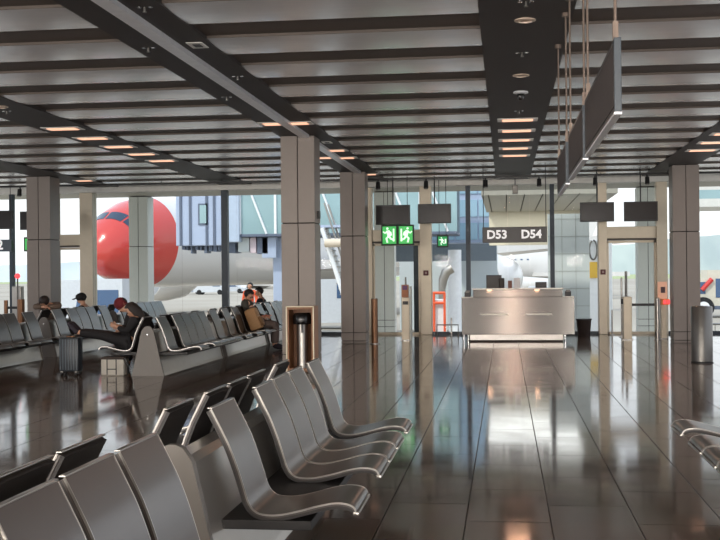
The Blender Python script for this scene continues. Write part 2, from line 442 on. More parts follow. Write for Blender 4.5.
sprinkler(.227, 16.6, 'sprinkler head just before the warm lights in the central ceiling band')
sprinkler(-7.03, 15.2, 'sprinkler head in the dark band at the left edge of the photo')
def ring(x, y, label, inner):
    t = thing('round_downlight', label, 'downlight', 'round downlights'); z = HC - .006
    MB().lathe([(.10, z), (.10, z - .01), (.065, z - .018), (.06, z - .004), (.06, z)], x, y).build('ring', mat('ring_beige', (206, 186, 168), .4, .3), t, True)
    MB().cyl(x, y, z - .004, z, .055).build('lens', inner, t)
ring(.21, 10.62, 'round downlight with warm glint, nearer one in the central ceiling band', BRONZE)
ring(.213, 13.6, 'round downlight with dark centre, farther one in the central ceiling band', BLACK)
ring(-6.93, 14.8, 'round downlight in the dark band at the left edge of the photo', BRONZE)
t = thing('dome_camera', 'dome camera hanging from a white ring in the central ceiling band', 'camera'); z = HC - .006
MB().lathe([(.095, z), (.10, z - .02), (.06, z - .03), (.05, z)], .228, 14.85).build('mount_ring', WHITE, t, True)
MB().lathe([(.045, z - .03), (.052, z - .06), (.04, z - .095), (.015, z - .11)], .228, 14.85).build('dome', BLACKG, t, True)
MB().cyl(.20, 14.8, z - .02, z, .02).cyl(.26, 14.8, z - .02, z, .02).build('bracket', CHROME, t)
for (x, y, l) in ((-3.114, 11.2, 'pale plate with dark slot beside the pale ceiling strip, before the nearest column'), (-3.153, 19.9, 'pale plate with dark slot beside the pale ceiling strip, behind the nearest column')):
    t = thing('ceiling_plate', l, 'vent', 'slotted ceiling plates'); z = HC - .006
    MB().box(x - .085, x + .085, y - .14, y + .14, z - .008, z, .002).build('plate', LAMPW, t)
    MB().box(x - .035, x + .045, y - .07, y + .07, z - .012, z - .007).build('slot', BLACK, t)
t = thing('linear_light', 'dark slotted linear fixture at the far end of the central ceiling band', 'ceiling light')
MB().box(-.22, .70, 27.9, 28.1, HC - .05, HC - .006, .003).build('frame', LAMPW, t)
MB().box(-.1, .58, 27.95, 28.05, HC - .06, HC - .049).build('slot', BLACK, t)
t = thing('ceiling_projector', 'small dark device hanging under the far end of the central ceiling band', 'device')
MB().cyl(.27, 28.3, HC - .2, HC - .006, .012, 8).build('stem', BLACK, t); MB().box(.2, .34, 28.24, 28.36, HC - .42, HC - .2, .01).build('housing', DKSTEEL, t)
# spotlights on a track
t = thing('spotlight_track', 'thin dark track with hanging spotlights along the far ceiling', 'track')
MB().box(-13.5, 5.8, 27.28, 27.32, HC - .09, HC - .04).build('rail', BLACK, t)
o = MB()
for k in range(13): o.cyl(-13.2 + 1.55 * k, 27.3, HC - .05, HC, .012, 8)
o.build('hanger', BLACK, t)
SP = [(20, 'left edge above the far gate screens'), (378, 'gate-door column'), (426, 'right hand screen by the exit sign'), (485.5, 'left end of the D53 D54 sign'), (539, 'right end of the D53 D54 sign'), (595, 'left screen of the right gate'), (647, 'right screen of the right gate')]
for px, l in SP:
    x = aty(px, 176, 27.3).x
    t = thing('spotlight', 'black track spotlight above the ' + l, 'spotlight', 'black track spotlights'); z = HC - .09
    MB().cyl(x, 27.3, z - .05, z, .018, 10).build('stem', BLACK, t)
    MB().tube([(x, 27.27, z - .05), (x, 27.25, z - .22)], [.05, .058], 16).build('barrel', BLACK, t, True)
    MB().tube([(x, 27.25, z - .22), (x, 27.248, z - .24)], [.05, .05], 16).build('lens', DKSTEEL, t, True)

# ------------------------------------------- hanging signs over the walkway
def hang_sign(y0, y1, label, rods, txt):
    t = thing('hanging_sign', label, 'sign', 'hanging signs beside the walkway'); x = .572; z0, z1 = 2.40, 2.775
    MB().box(x - .016, x + .016, y0, y1, z0, z1, .003).build('sign_box', SIGNB, t)
    MB().box(x - .019, x - .016, y0 + .04, y1 - .04, z0 + .03, z1 - .03).build('sign_face', SIGNF, t)
    MB().box(x - .019, x + .019, y0, y1, z0 - .012, z0).build('bottom_rail', TRAY, t)
    MB().box(x - .018, x + .018, y0 - .005, y0 + .03, z0, z1, .003).build('end_cap', mat('end_cap_slate', (52, 62, 70), .4), t)
    for ry in rods:
        r = MB().cyl(x, ry, z1, HC - .006, .0085, 10).cyl(x, ry, HC - .042, HC - .006, .035, 14); r.box(x - .014, x + .014, ry - .014, ry + .014, z1 - .005, z1 + .1).build('rod', mat('rod_brown', (112, 98, 88), .4, .5), t)
hang_sign(5.75, 7.85, 'nearest dark hanging sign panel at the upper right', (5.85, 7.75), '')
hang_sign(8.05, 9.85, 'middle dark hanging sign panel of the row at the upper right', (8.12, 9.78), '')
hang_sign(10.3, 11.95, 'farthest dark hanging sign panel of the row at the upper right', (10.4, 11.85), '')

# ------------------------------------------------------------- gate number
def gate_sign():
    Y = 25.4
    a = aty(482.5, 243, Y); b = aty(547, 226.5, Y)
    t = thing('gate_sign', 'dark hanging gate sign reading D53 D54 above the counter', 'sign')
    MB().box(a.x, b.x, Y - .06, Y + .06, a.z, b.z, .006).build('sign_box', SIGNB, t)
    for px in (483.5, 546):
        x = aty(px, 226, Y).x; MB().cyl(x, Y, b.z, HC, .009, 8).build('rod', BLACK, t)
    h = (b.z - a.z)
    for s, px in (('D53', 497), ('D54', 531.3)):
        p = aty(px, 235, Y)
        text_mesh(s, .262, 'lettering', WHITET, t, Vector((p.x, Y - .065, (a.z + b.z) / 2)), RX90, bold=.008)
gate_sign()
Yd = 27.25
t = thing('gate_sign', 'dark gate sign at the left edge of the photo showing a 2', 'sign')
a = aty(-30, 252, Yd); b = aty(12.5, 239.5, Yd)
MB().box(a.x, b.x, Yd - .06, Yd + .06, a.z, b.z, .006).build('sign_box', mat('sign_slate', (72, 84, 94), .4), t)
MB().cyl(b.x - .05, Yd, b.z, HC, .009, 8).build('rod', BLACK, t)
MB().cyl(a.x + .05, Yd, b.z, HC, .009, 8).build('rod', BLACK, t)
p = aty(-6.5, 245.5, Yd); text_mesh('D52', .33, 'lettering', WHITET, t, Vector((p.x, Yd - .065, p.z)), RX90, bold=.008)

def screen(px0, px1, py0, py1, Y, label, rodpx):
    a = aty(px0, py1, Y); b = aty(px1, py0, Y)
    t = thing('hanging_screen', label, 'screen', 'switched-off hanging screens')
    MB().box(a.x, b.x, Y - .04, Y + .05, a.z, b.z, .008).build('housing', BLACK, t)
    MB().box(a.x + .03, b.x - .03, Y - .044, Y - .04, a.z + .035, b.z - .03).build('display', SCREEN, t)
    for r in rodpx:
        x = aty(r, py0, Y).x; MB().cyl(x, Y, b.z - .02, HC, .016, 10).build('rod', BLACK, t)
screen(376, 410, 204.8, 225, 27.45, 'dark switched-off screen hanging above the green exit sign', (393,))
screen(418, 451, 203.6, 223.6, 27.45, 'dark switched-off screen hanging right of the green exit sign', (434.5,))
screen(580, 614, 202, 222, 26.6, 'dark switched-off screen left of the pair above the right gate door', (597,))
screen(624, 657.5, 201.3, 221.5, 26.6, 'dark switched-off screen right of the pair above the right gate door', (640.5,))
screen(-20, 13, 210.5, 229.5, 27.0, 'dark switched-off screen cut by the left edge above the 2 sign', (-4,))
screen(20.5, 53, 211, 230, 27.0, 'dark switched-off screen half hidden behind the far left column', (37,))

# exit signs with running figures
def pictogram(mb, x, z, h, flip, Y):
    s = h; q = -1 if flip else 1
    def T(u, v): return (x + q * (u - .5) * s * .8, Y, z + (v - .5) * s)
    mb.ball(T(.5, .9), .07 * s, 10, (1, .3, 1))
    for path, r in ((((.47, .78), (.38, .45)), .10), (((.38, .45), (.58, .3), (.5, .05)), .055), (((.38, .45), (.25, .28), (.05, .22)), .055), (((.47, .74), (.7, .62), (.82, .72)), .045), (((.45, .74), (.25, .66), (.2, .48)), .045)):
        mb.tube([T(*p) for p in path], r * s, 8)
def exit_sign(px0, px1, py0, py1, Y, label, panels, lit, name='exit_sign'):
    a = aty(px0, py1, Y); b = aty(px1, py0, Y)
    t = thing(name, label, 'sign')
    MB().box(a.x, b.x, Y - .05, Y + .05, a.z, b.z, .006).build('housing', mat('sign_green_dark', (46, 62, 50), .5), t)
    w = (b.x - a.x) / panels
    for k in range(panels):
        x0 = a.x + w * k + .035; x1 = a.x + w * (k + 1) - .035
        MB().box(x0, x1, Y - .056, Y - .05, a.z + .04, b.z - .04).build('lit_panel', lit, t)
        pg = MB(); hh = (b.z - a.z) - .1; left = k == 0
        cx = x0 + (x1 - x0) * (.36 if left else .64)
        pictogram(pg, cx, (a.z + b.z) / 2, hh, left, Y - .058)
        dx = x0 + (x1 - x0) * (.82 if left else .18)
        q = 1 if left else -1
        pg.box(dx - .02, dx + .02, Y - .062, Y - .056, a.z + .1, b.z - .1)
        pg.build('running_figure', GREENW, t)
    for fx_ in (.2, .8):
        x = a.x + (b.x - a.x) * fx_; MB().cyl(x, Y, b.z, HC, .008, 8).build('rod', BLACK, t)
exit_sign(381.5, 414, 224.6, 245.6, 27.9, 'lit green emergency exit sign with two running figures', 2, GREENL)
exit_sign(437, 448.5, 235, 247.5, 28.7, 'small green exit sign beyond the exit door post', 1, GREEND, 'small_exit_sign')
exit_sign(24.6, 40, 237, 251.5, 27.6, 'green exit sign edge peeking out left of the far left column', 1, GREENL)
# red alarm boxes on the door posts
for px, py, l in ((426, 273, 'left gate door'), (603, 272, 'right gate door')):
    p = aty(px, py, YF - .17); t = thing('alarm_box', 'small dark red alarm box on the post right of the left gate door' if px < 500 else 'small dark red alarm box on the post left of the right gate door', 'alarm')
    MB().box(p.x - .065, p.x + .065, p.y - .03, p.y + .02, p.z - .065, p.z + .065, .006).build('case', mat('alarm_red', (96, 42, 44), .5), t)
    MB().box(p.x - .025, p.x + .025, p.y - .034, p.y - .03, p.z - .025, p.z + .03).build('button', mat('alarm_pale', (180, 150, 146), .5), t)

# ------------------------------------------------------------------ counter
def counter():
    Y = 25.9
    t = thing('gate_counter', 'long brushed steel gate counter under the D53 D54 sign', 'counter')
    L, R = aty(461.5, 300, Y).x, aty(574.5, 300, Y).x
    L2, R2_ = aty(473, 290, Y).x, aty(562.5, 290, Y).x
    MB().box(L, R, Y, Y + .75, .16, 1.02, .008).build('desk_body', STEEL, t)
    MB().box(L2, R2_, Y - .02, Y + .4, 1.02, 1.2, .008).build('raised_front', STEEL, t)
    MB().box(L2 - .03, R2_ + .03, Y - .06, Y + .45, 1.2, 1.225, .004).build('top_ledge', STEELR, t)
    a, b = aty(470, 340, Y).x, aty(563, 340, Y).x
    MB().box(a, b, Y + .05, Y + .7, .035, .16).build('plinth', STEELR, t)
    MB().box(a, b, Y + .04, Y + .7, 0, .035).build('kick_strip', JOINT, t)
    for p0, p1 in ((480, 508), (526, 552)):
        MB().box(aty(p0, 314, Y).x, aty(p1, 314, Y).x, Y - .1, Y + .01, .62, .64, .003).build('bag_ledge', STEELR, t)
    for px in (462.5, 467, 471, 564):
        MB().cyl(aty(px, 340, Y).x + .03, Y + .12, 0, .16, .028, 14).build('foot', CHROME, t)
    for px in (489.5, 537):
        x = aty(px, 295, Y).x
        MB().box(x - .06, x + .06, Y - .058, Y - .03, 1.185, 1.2).build('under_ledge_lamp', WARM, t)
        l = bpy.data.lights.new('counter_lamp', 'AREA'); l.shape = 'RECTANGLE'; l.size = .1; l.size_y = .03; l.energy = .5; l.color = (1, .55, .32)
        lo = bpy.data.objects.new('counter_lamp', l); COL.objects.link(lo); lo.location = (x, Y - .045, 1.18); lo.parent = t
    # side cheeks at the wings of the desk
    MB().box(L, L2, Y + .02, Y + .7, 1.02, 1.03).box(R2_, R, Y + .02, Y + .7, 1.02, 1.03).build('desk_top', STEELR, t)
counter()
def monitor(px, Y, w, h, z0, label, rot=0):
    t = thing('desk_monitor', label, 'monitor', 'counter monitors'); x = aty(px, 285, Y).x
    MB().box(x - w / 2, x + w / 2, Y - .02, Y + .03, z0 + .1, z0 + h, .01).build('screen_case', BLACK, t)
    MB().box(x - w / 2 + .02, x + w / 2 - .02, Y + .03, Y + .034, z0 + .12, z0 + h - .02).build('display', SCREEN, t)
    MB().box(x - .03, x + .03, Y - .03, Y - .01, z0 + .015, z0 + .2).build('stand', BLACK, t)
    MB().box(x - .11, x + .11, Y - .09, Y + .06, z0, z0 + .015, .004).build('foot', BLACK, t)
monitor(494, 26.48, .36, .50, 1.03, 'black monitor behind the left half of the gate counter')
monitor(541, 26.48, .26, .33, 1.03, 'low black monitor behind the right half of the gate counter')
o = MB().box(-.0 + aty(501.5, 283, 26.4).x - .06, aty(501.5, 283, 26.4).x + .07, 26.36, 26.44, 1.03, 1.46, .02).build('printer', mat('printer_charcoal', (50, 44, 42), .5)); tag(o, 'upright dark printer just right of the left counter monitor', 'printer')
o = MB().box(aty(508, 285, 26.1).x, aty(512, 285, 26.1).x, 26.08, 26.1, 1.225, 1.4).build('card_holder', mat('card_brown', (142, 100, 86), .6)); tag(o, 'narrow brown card holder on top of the gate counter', 'card holder')
o = MB().box(aty(514, 285, 26.1).x, aty(520, 285, 26.1).x, 26.1, 26.12, 1.225, 1.46).build('notice_stand', WHITE); tag(o, 'small white upright panel on top of the gate counter', 'notice')
for px, l in ((467.6, 'left'), (568, 'right')):
    x = aty(px, 294, 26.1).x
    t = thing('ticket_reader', 'small black boarding pass reader on the %s wing of the gate counter' % l, 'reader', 'black readers on the counter')
    MB().box(x - .07, x + .07, 26.05, 26.2, 1.03, 1.15, .012).build('case', BLACK, t); MB().box(x - .05, x + .05, 26.03, 26.09, 1.13, 1.18, .01).build('scan_head', DKSTEEL, t)
# waste basket right of the counter
t = thing('waste_basket', 'dark tapered waste basket on the floor right of the gate counter', 'waste bin')
p = atz(584.5, 336, 0); MB().lathe([(.14, 0), (.15, .01), (.185, .40), (.19, .405), (.175, .405), (.14, .05)], p.x, p.y + .18).build('bucket', mat('basket_dark', (74, 64, 61), .5), t, True)
MB().lathe([(.188, .385), (.197, .39), (.197, .42), (.185, .42)], p.x, p.y + .18).build('rim', BLACK, t, True)

# ----------------------------------------------------------- gate furniture
def post(px, ztop, Y, r, mtl, label, name='barrier_post', base=True, group=None):
    x = aty(px, 310, Y).x
    t = thing(name, label, 'post', group)
    MB().cyl(x, Y, .0, ztop, r, 18).build('shaft', mtl, t, True)
    if base: MB().lathe([(r + .05, 0), (r + .05, .012), (r + .01, .02)], x, Y).build('base_plate', STEELR, t, True)
    MB().cyl(x, Y, ztop, ztop + .01, r * .9, 18).build('cap', DKSTEEL, t)
    return x
post(374.5, 1.02, 25.2, .075, BRONZE, 'thick bronze post at the foot of the column left of the exit door', 'bronze_post')
# left reader pillar
def pillar(px0, px1, Y, h, label):
    a, b = aty(px0, 310, Y).x, aty(px1, 310, Y).x
    t = thing('reader_pillar', label, 'pillar', 'boarding reader pillars')
    MB().box(a, b, Y, Y + .3, 0, h, .012).build('body', FRAME, t)
    MB().box(a - .02, b + .02, Y - .02, Y + .32, 0, .02).build('base_plate', STEELR, t)
    return t, a, b
t, a, b = pillar(401.5, 409.5, 26.4, 1.02, 'bronze-silver reader pillar in front of the left gate door')
MB().box(a + .0, b - .02, 26.42, 26.5, 1.02, 1.32, .01).build('reader_head', mat('reader_orange', (190, 130, 96), .5, .2), t)
MB().box(a + .03, b - .05, 26.405, 26.42, 1.2, 1.3).build('reader_display', mat('reader_purple', (120, 70, 130), .4), t)
MB().box(b - .0, b + .035, 26.38, 26.75, 0, 1.28, .004).build('side_fin', mat('pale_fin', (190, 194, 186), .35, .2), t)
MB().cyl(a + .1, 26.46, 1.32, 1.5, .02, 10).build('antenna', DKSTEEL, t)
MB().box(a + .03, b - .03, 26.385, 26.4, .85, .93).build('slot_panel', BLACK, t)
t, a, b = pillar(623.5, 632, 26.5, 1.0, 'bronze-silver barrier pillar holding the black belt before the right gate door')
MB().box(a - .05, a + .01, 26.52, 26.64, .83, .95, .01).build('belt_head', BLACK, t)
x1 = aty(657.5, 310, 26.5).x
o = MB().box(b, x1 - .046, 26.6, 26.61, .78, .84).build('belt', BLACK, t); o['label'] = 'black pull-out belt'
post(657.5, .96, 26.6, .045, STEELR, 'slim steel post catching the black belt at the right gate')
t, a, b = pillar(661, 667, 26.9, .98, 'reader pillar with an orange info panel beside the right column')
ph = aty(663, 292, 26.85); MB().box(ph.x - .12, ph.x + .1, 26.86, 26.9, ph.z - .16, ph.z + .24, .008).build('info_panel', mat('info_panel_pink', (226, 176, 152), .5, emit=(226, 170, 140), estr=.25), t)
MB().box(ph.x - .05, ph.x + .05, 26.85, 26.86, ph.z - .02, ph.z + .12).build('info_picture', mat('info_dark', (96, 74, 80), .5), t)
MB().box(ph.x - .06, ph.x + .14, 26.82, 26.86, ph.z - .3, ph.z - .16, .006).build('ticket_slot', mat('slot_orange', (236, 160, 100), .5), t)
pr = aty(667.5, 302, 26.8); 
MB().box(pr.x - .09, pr.x - .02, 26.8, 26.86, pr.z - .045, pr.z + .045, .006).box(pr.x + .0, pr.x + .07, 26.8, 26.86, pr.z - .045, pr.z + .045, .006).build('red_light', REDL, t)
post(621.8, 1.43, 27.6, .022, STEELR, 'thin tall steel post, left of the pair by the right gate door', base=True)
post(626.3, 1.58, 28.0, .032, DKSTEEL, 'thin tall dark post, right of the pair by the right gate door', base=True)
post(612, .62, 28.5, .018, STEELR, 'short thin steel post inside the right gate door frame')
t = thing('guard_rail', 'low thin steel rail on the floor left of the gate counter', 'rail')
pa, pb = atz(437, 336, 0), atz(459, 335, 0)
MB().tube([(pa.x, pa.y, 0), (pa.x, pa.y, .28), (pb.x, pa.y, .28), (pb.x, pa.y, 0)], .016, 8).build('bar', STEELR, t)
MB().cyl((pa.x + pb.x) / 2 + .1, pa.y, 0, .46, .02, 10).build('rail_post', STEELR, t)
t = thing('guard_rail', 'thin steel crowd rail and bronze posts behind the far left bench', 'rail')
pa, pb = aty(6, 300, 26.2), aty(24, 300, 26.2)
MB().box(pa.x, pb.x, 26.18, 26.2, aty(6, 309, 26.2).z, aty(6, 306.5, 26.2).z).build('belt', BLACK, t)
MB().cyl(pa.x, 26.2, 0, 1.02, .05, 14).build('post', BRONZE, t); MB().cyl(pb.x - .08, 26.2, 0, 1.04, .09, 14).build('post', BRONZE, t)
pr = aty(17.5, 276, 27.2)
t = thing('signal_lamp', 'small round red signal lamp on a thin pole at the far left gate', 'lamp')
MB().cyl(pr.x, 27.2, 0, pr.z - .06, .02, 10).build('pole', DKSTEEL, t); MB().ball(pr, .07, 14).build('lamp', REDL, t, True)
MB().box(pr.x - .2, pr.x + .04, 27.3, 27.5, 0, 1.35, .01).build('reader_body', STEELR, t)

# cylindrical bin at right
t = thing('cylinder_bin', 'tall cylindrical satin metal bin standing right of the right column', 'bin')
p = atz(704, 363.5, 0); bx, by = p.x, p.y + .18
MB().lathe([(.17, .0), (.17, .02), (.18, .03), (.18, .96), (.17, .975), (.13, .975)], bx, by, 40).build('drum', DKSTEEL, t, True)
MB().lathe([(.19, 0), (.19, .015), (.17, .02)], bx, by).build('foot_ring', BLACK, t, True)
MB().lathe([(.13, .97), (.12, .985), (.03, .99)], bx, by, 32).build('lid', CHROME, t, True)

# litter cabinet on the nearest column
def cabinet():
    Y0, Y1 = 18.3, 18.765
    a, b = aty(286.5, 340, Y0).x, aty(313.8, 340, Y0).x; zt = aty(300, 306.5, Y0).z
    t = thing('litter_cabinet', 'brown wood cabinet holding a steel litter cylinder in front of the nearest column', 'bin')
    MB().box(a, a + .04, Y0, Y1, 0, zt, .003).build('side_panel', WOOD, t)
    MB().box(b - .04, b, Y0, Y1, 0, zt, .003).build('side_panel', WOOD, t)
    MB().box(a + .04, b - .04, Y0, Y1, zt - .05, zt).build('top_panel', WOOD, t)
    MB().box(a + .04, b - .04, Y1 - .02, Y1, .03, zt - .05).build('back_panel', WOOD, t)
    MB().box(a + .04, b - .04, Y0, Y1 - .02, 0, .03).build('floor_panel', WOOD, t)
    MB().box(b - .012, b + .006, Y0 - .012, Y0, 0, zt + .006).box(a - .006, a + .012, Y0 - .012, Y0, 0, zt + .006).box(a, b, Y0 - .012, Y0, zt - .01, zt + .006).build('edge_trim', mat('trim_cream', (214, 204, 178), .4, .3), t)
    cx, cy = (a + b) / 2 + .01, Y0 + .16
    MB().cyl(cx, cy, .03, zt - .16, .095, 24).build('cylinder', STEELR, t, True)
    MB().lathe([(.15, zt - .3), (.158, zt - .28), (.158, zt - .16), (.14, zt - .13), (.12, zt - .11)], cx, cy).build('hood', BLACKG, t, True)
    MB().box(cx + .0, cx + .035, cy - .115, cy - .09, .62, .78).build('hook', BLACK, t)
cabinet()

# ------------------------------------------------------------------ benches
PROF = [(.117, .925), (.135, .89), (.168, .825), (.207, .745), (.247, .64), (.28, .535), (.303, .462), (.33, .423), (.372, .404), (.45, .402), (.55, .422), (.66, .452), (.74, .466), (.80, .462), (.834, .447), (.846, .425)]
UP = catmull(PROF, 4)
SW = .464
def seat_meshes():
    lo = offset(UP, -.018)
    a = MB().strip(UP, lo, -SW / 2, SW / 2).build('seat', SEATM, None, True)
    u2 = offset(UP, -.0182); l2 = offset(UP, -.034)
    b = MB().strip(u2[:-1], l2[:-1], -SW / 2 + .004, SW / 2 - .004).build('seat_shell', SHELL, None, True)
    e1 = offset(UP, .0008); e2 = offset(UP, -.008)
    mb = MB()
    for s in (-1, 1): mb.strip(e1, e2, s * (SW / 2 + .0005), s * (SW / 2 + .006))
    # front lip and top lip
    p, q = UP[-1], e2[-1]
    mb.box(p[0] - .018, p[0] + .012, -SW / 2 - .006, SW / 2 + .006, p[1] - .022, p[1] - .004, .004)
    tp = UP[0]; mb.box(tp[0] - .022, tp[0] + .002, -SW / 2 - .006, SW / 2 + .006, tp[1] + .0, tp[1] + .007, .002)
    c_ = mb.build('edge_trim', RIM, None, True)
    ms = [o.data for o in (a, b, c_)]
    for o in (a, b, c_): bpy.data.objects.remove(o)
    return ms
SEAT_ME = seat_meshes()
def add_seat(t, x0, yc, side):
    o = bpy.data.objects.new('seat', SEAT_ME[0]); COL.objects.link(o); o.parent = t
    o.location = (x0, yc, 0); o.rotation_euler = (0, 0, 0 if side > 0 else PI)
    for me, nm in zip(SEAT_ME[1:], ('seat_shell', 'edge_trim')):
        q = bpy.data.objects.new(nm, me); COL.objects.link(q); q.parent = o
    return o
def bench(label, x0, y0, y1, right, left, ends=(True, False)):
    t = thing('airport_bench', label, 'bench', 'back to back airport benches')
    e = .05
    body = [(x0 - .255, 0), (x0 - .235, .05), (x0 - .11, .60), (x0 - .085, .69), (x0 - .05, .72), (x0 + .05, .72), (x0 + .085, .69), (x0 + .11, .60), (x0 + .235, .05), (x0 + .255, 0)]
    MB().prism(body, y0 + e, y1 - e).build('base', BASEM, t)
    pan = [(x0 - .265, 0), (x0 - .12, .62), (x0 - .10, .71), (x0 - .055, .775), (x0 - .02, .79), (x0 + .02, .79), (x0 + .055, .775), (x0 + .10, .71), (x0 + .12, .62), (x0 + .265, 0)]
    for k, (ya, yb) in enumerate(((y0, y0 + e), (y1 - e, y1))):
        MB().prism(pan, ya, yb).build('end_panel', ENDM, t, True)
    for (ya) in (y0 - .004,):
        MB().cyl(0, 0, 0, .006, .012, 12)
        b_ = MB(); b_.tube([(x0, y0 + .001, .66), (x0, y0 - .005, .66)], .013, 12); b_.build('end_bolt', CHROME, t)
    for s, seats in ((1, right), (-1, left)):
        if seats:
            lo, hi = min(seats), max(seats) + SW
            xa, xb = sorted((x0 + s * .14, x0 + s * .62))
            MB().box(xa, xb, max(lo, y0 + e) + .01, hi - .01, .325, .372, .004).build('seat_rail', RAIL, t)
        for ys in seats: add_seat(t, x0, ys + .25, s)
    return t
bench('nearest dark taupe bench at the lower left corner, cut by the photo edge', -1.585, 1.6, 4.78, (2.0, 2.52, 3.05, 3.58, 4.12), (2.46, 3.0, 3.52, 4.07))
bench('near bench in the foreground with seats facing the walkway, behind the grey end panel', -1.585, 5.18, 8.95, (5.47, 6.48, 7.0, 7.52, 8.27), (5.42, 6.18, 6.72, 7.26, 8.13))
bench('bench at the right edge of the photo with two seat fronts showing', 2.095, 6.3, 9.1, (), (6.42, 6.94, 7.46, 8.27))
bench('bench with a pale end panel beside the resting person in black and the canvas bag', -5.64, 17.2, 21.05, (17.3, 18.13, 18.64, 19.15, 19.66, 20.48), (17.3, 18.2, 18.72, 19.24, 20.1))
bench('bench where the person in olive grey sits with the tan backpack', -5.64, 21.3, 25.1, (21.4, 22.2, 22.72, 23.24, 23.76, 24.5), (21.4, 22.2, 22.72, 23.5, 24.3))
bench('middle bench closest to the glass, beyond the seated person in olive grey', -5.64, 25.3, 28.5, (25.4, 26.1, 26.62, 27.14, 27.8), (25.4, 26.1, 26.62, 27.5))
bench('bench at the left edge of the photo, its near end cut off', -9.075, 16.4, 20.6, (16.9, 17.42, 17.94, 18.6, 19.12, 19.95), (17.0, 18.0, 19.0))
bench('bench where the slumped sleeper and the person in the peaked cap sit', -9.075, 21.2, 24.7, (21.3, 22.06, 22.58, 23.12, 23.9), (21.35, 22.3, 23.0, 24.1))
bench('farthest left bench close to the glass, behind the person in the wine-red hat', -9.075, 25.1, 28.5, (25.2, 26.0, 26.52, 27.04, 27.56, 28.0), (25.2, 26.2, 27.2))

# ------------------------------------------------------------------- people
def skin(name, chains, mtl, parent=None, sub=2):
    """chains: lists of ((x,y,z), r); a chain starting with an int continues from that vertex"""
    vs, es, rs, ids = [], [], [], {}
    for ch in chains:
        prev = None
        for it in ch:
            if isinstance(it, str): prev = ids[it]; continue
            p, r = it[0], it[1]
            vs.append(p); rs.append(r); i = len(vs) - 1
            if len(it) > 2: ids[it[2]] = i
            if prev is not None: es.append((prev, i))
            prev = i
    me = bpy.data.meshes.new(name); me.from_pydata([tuple(v) for v in vs], es, [])
    o = bpy.data.objects.new(name, me); COL.objects.link(o)
    md = o.modifiers.new('skin', 'SKIN'); md.use_smooth_shade = True
    for i, sv in enumerate(me.skin_vertices[0].data):
        r = rs[i]; sv.radius = (r, r) if not isinstance(r, tuple) else r
        sv.use_root = (i == 0)
    sb = o.modifiers.new('sub', 'SUBSURF'); sb.levels = sub; sb.render_levels = sub
    bpy.context.view_layer.update()
    m2 = bpy.data.meshes.new_from_object(o.evaluated_get(bpy.context.evaluated_depsgraph_get()))
    bpy.data.objects.remove(o)
    for p in m2.polygons: p.use_smooth = True
    m2.materials.clear(); m2.materials.append(mtl); m2.name = name
    q = bpy.data.objects.new(name, m2); COL.objects.link(q)
    if parent: q.parent = parent
    return q
V = Vector
def lerp(a, b, t): return V(a) * (1 - t) + V(b) * t
def fingers(wrist, hand_dir, palm_n, key):
    """chains for palm, four fingers and a thumb, slightly curled towards palm_n"""
    d = V(hand_dir).normalized(); n = V(palm_n).normalized(); s = d.cross(n).normalized()
    w = V(wrist); out = []
    pc = w + d * .05
    out.append([key, (pc, .03, key + 'p')])
    for k, (off, ln) in enumerate(((-.03, .07), (-.010, .08), (.011, .075), (.031, .058))):
        a = pc + d * .035 + s * off; b = a + d * ln * .55 + n * .012; c_ = b + d * ln * .3 + n * ln * .35
        out.append([key + 'p', (a, .0105), (b, .0095), (c_, .008)])
    a = w + d * .03 - s * .04; b = a + d * .035 - s * .02 + n * .012; c_ = b + d * .025 + n * .012
    out.append([key + 'p', (a, .013), (b, .011), (c_, .009)])
    return out
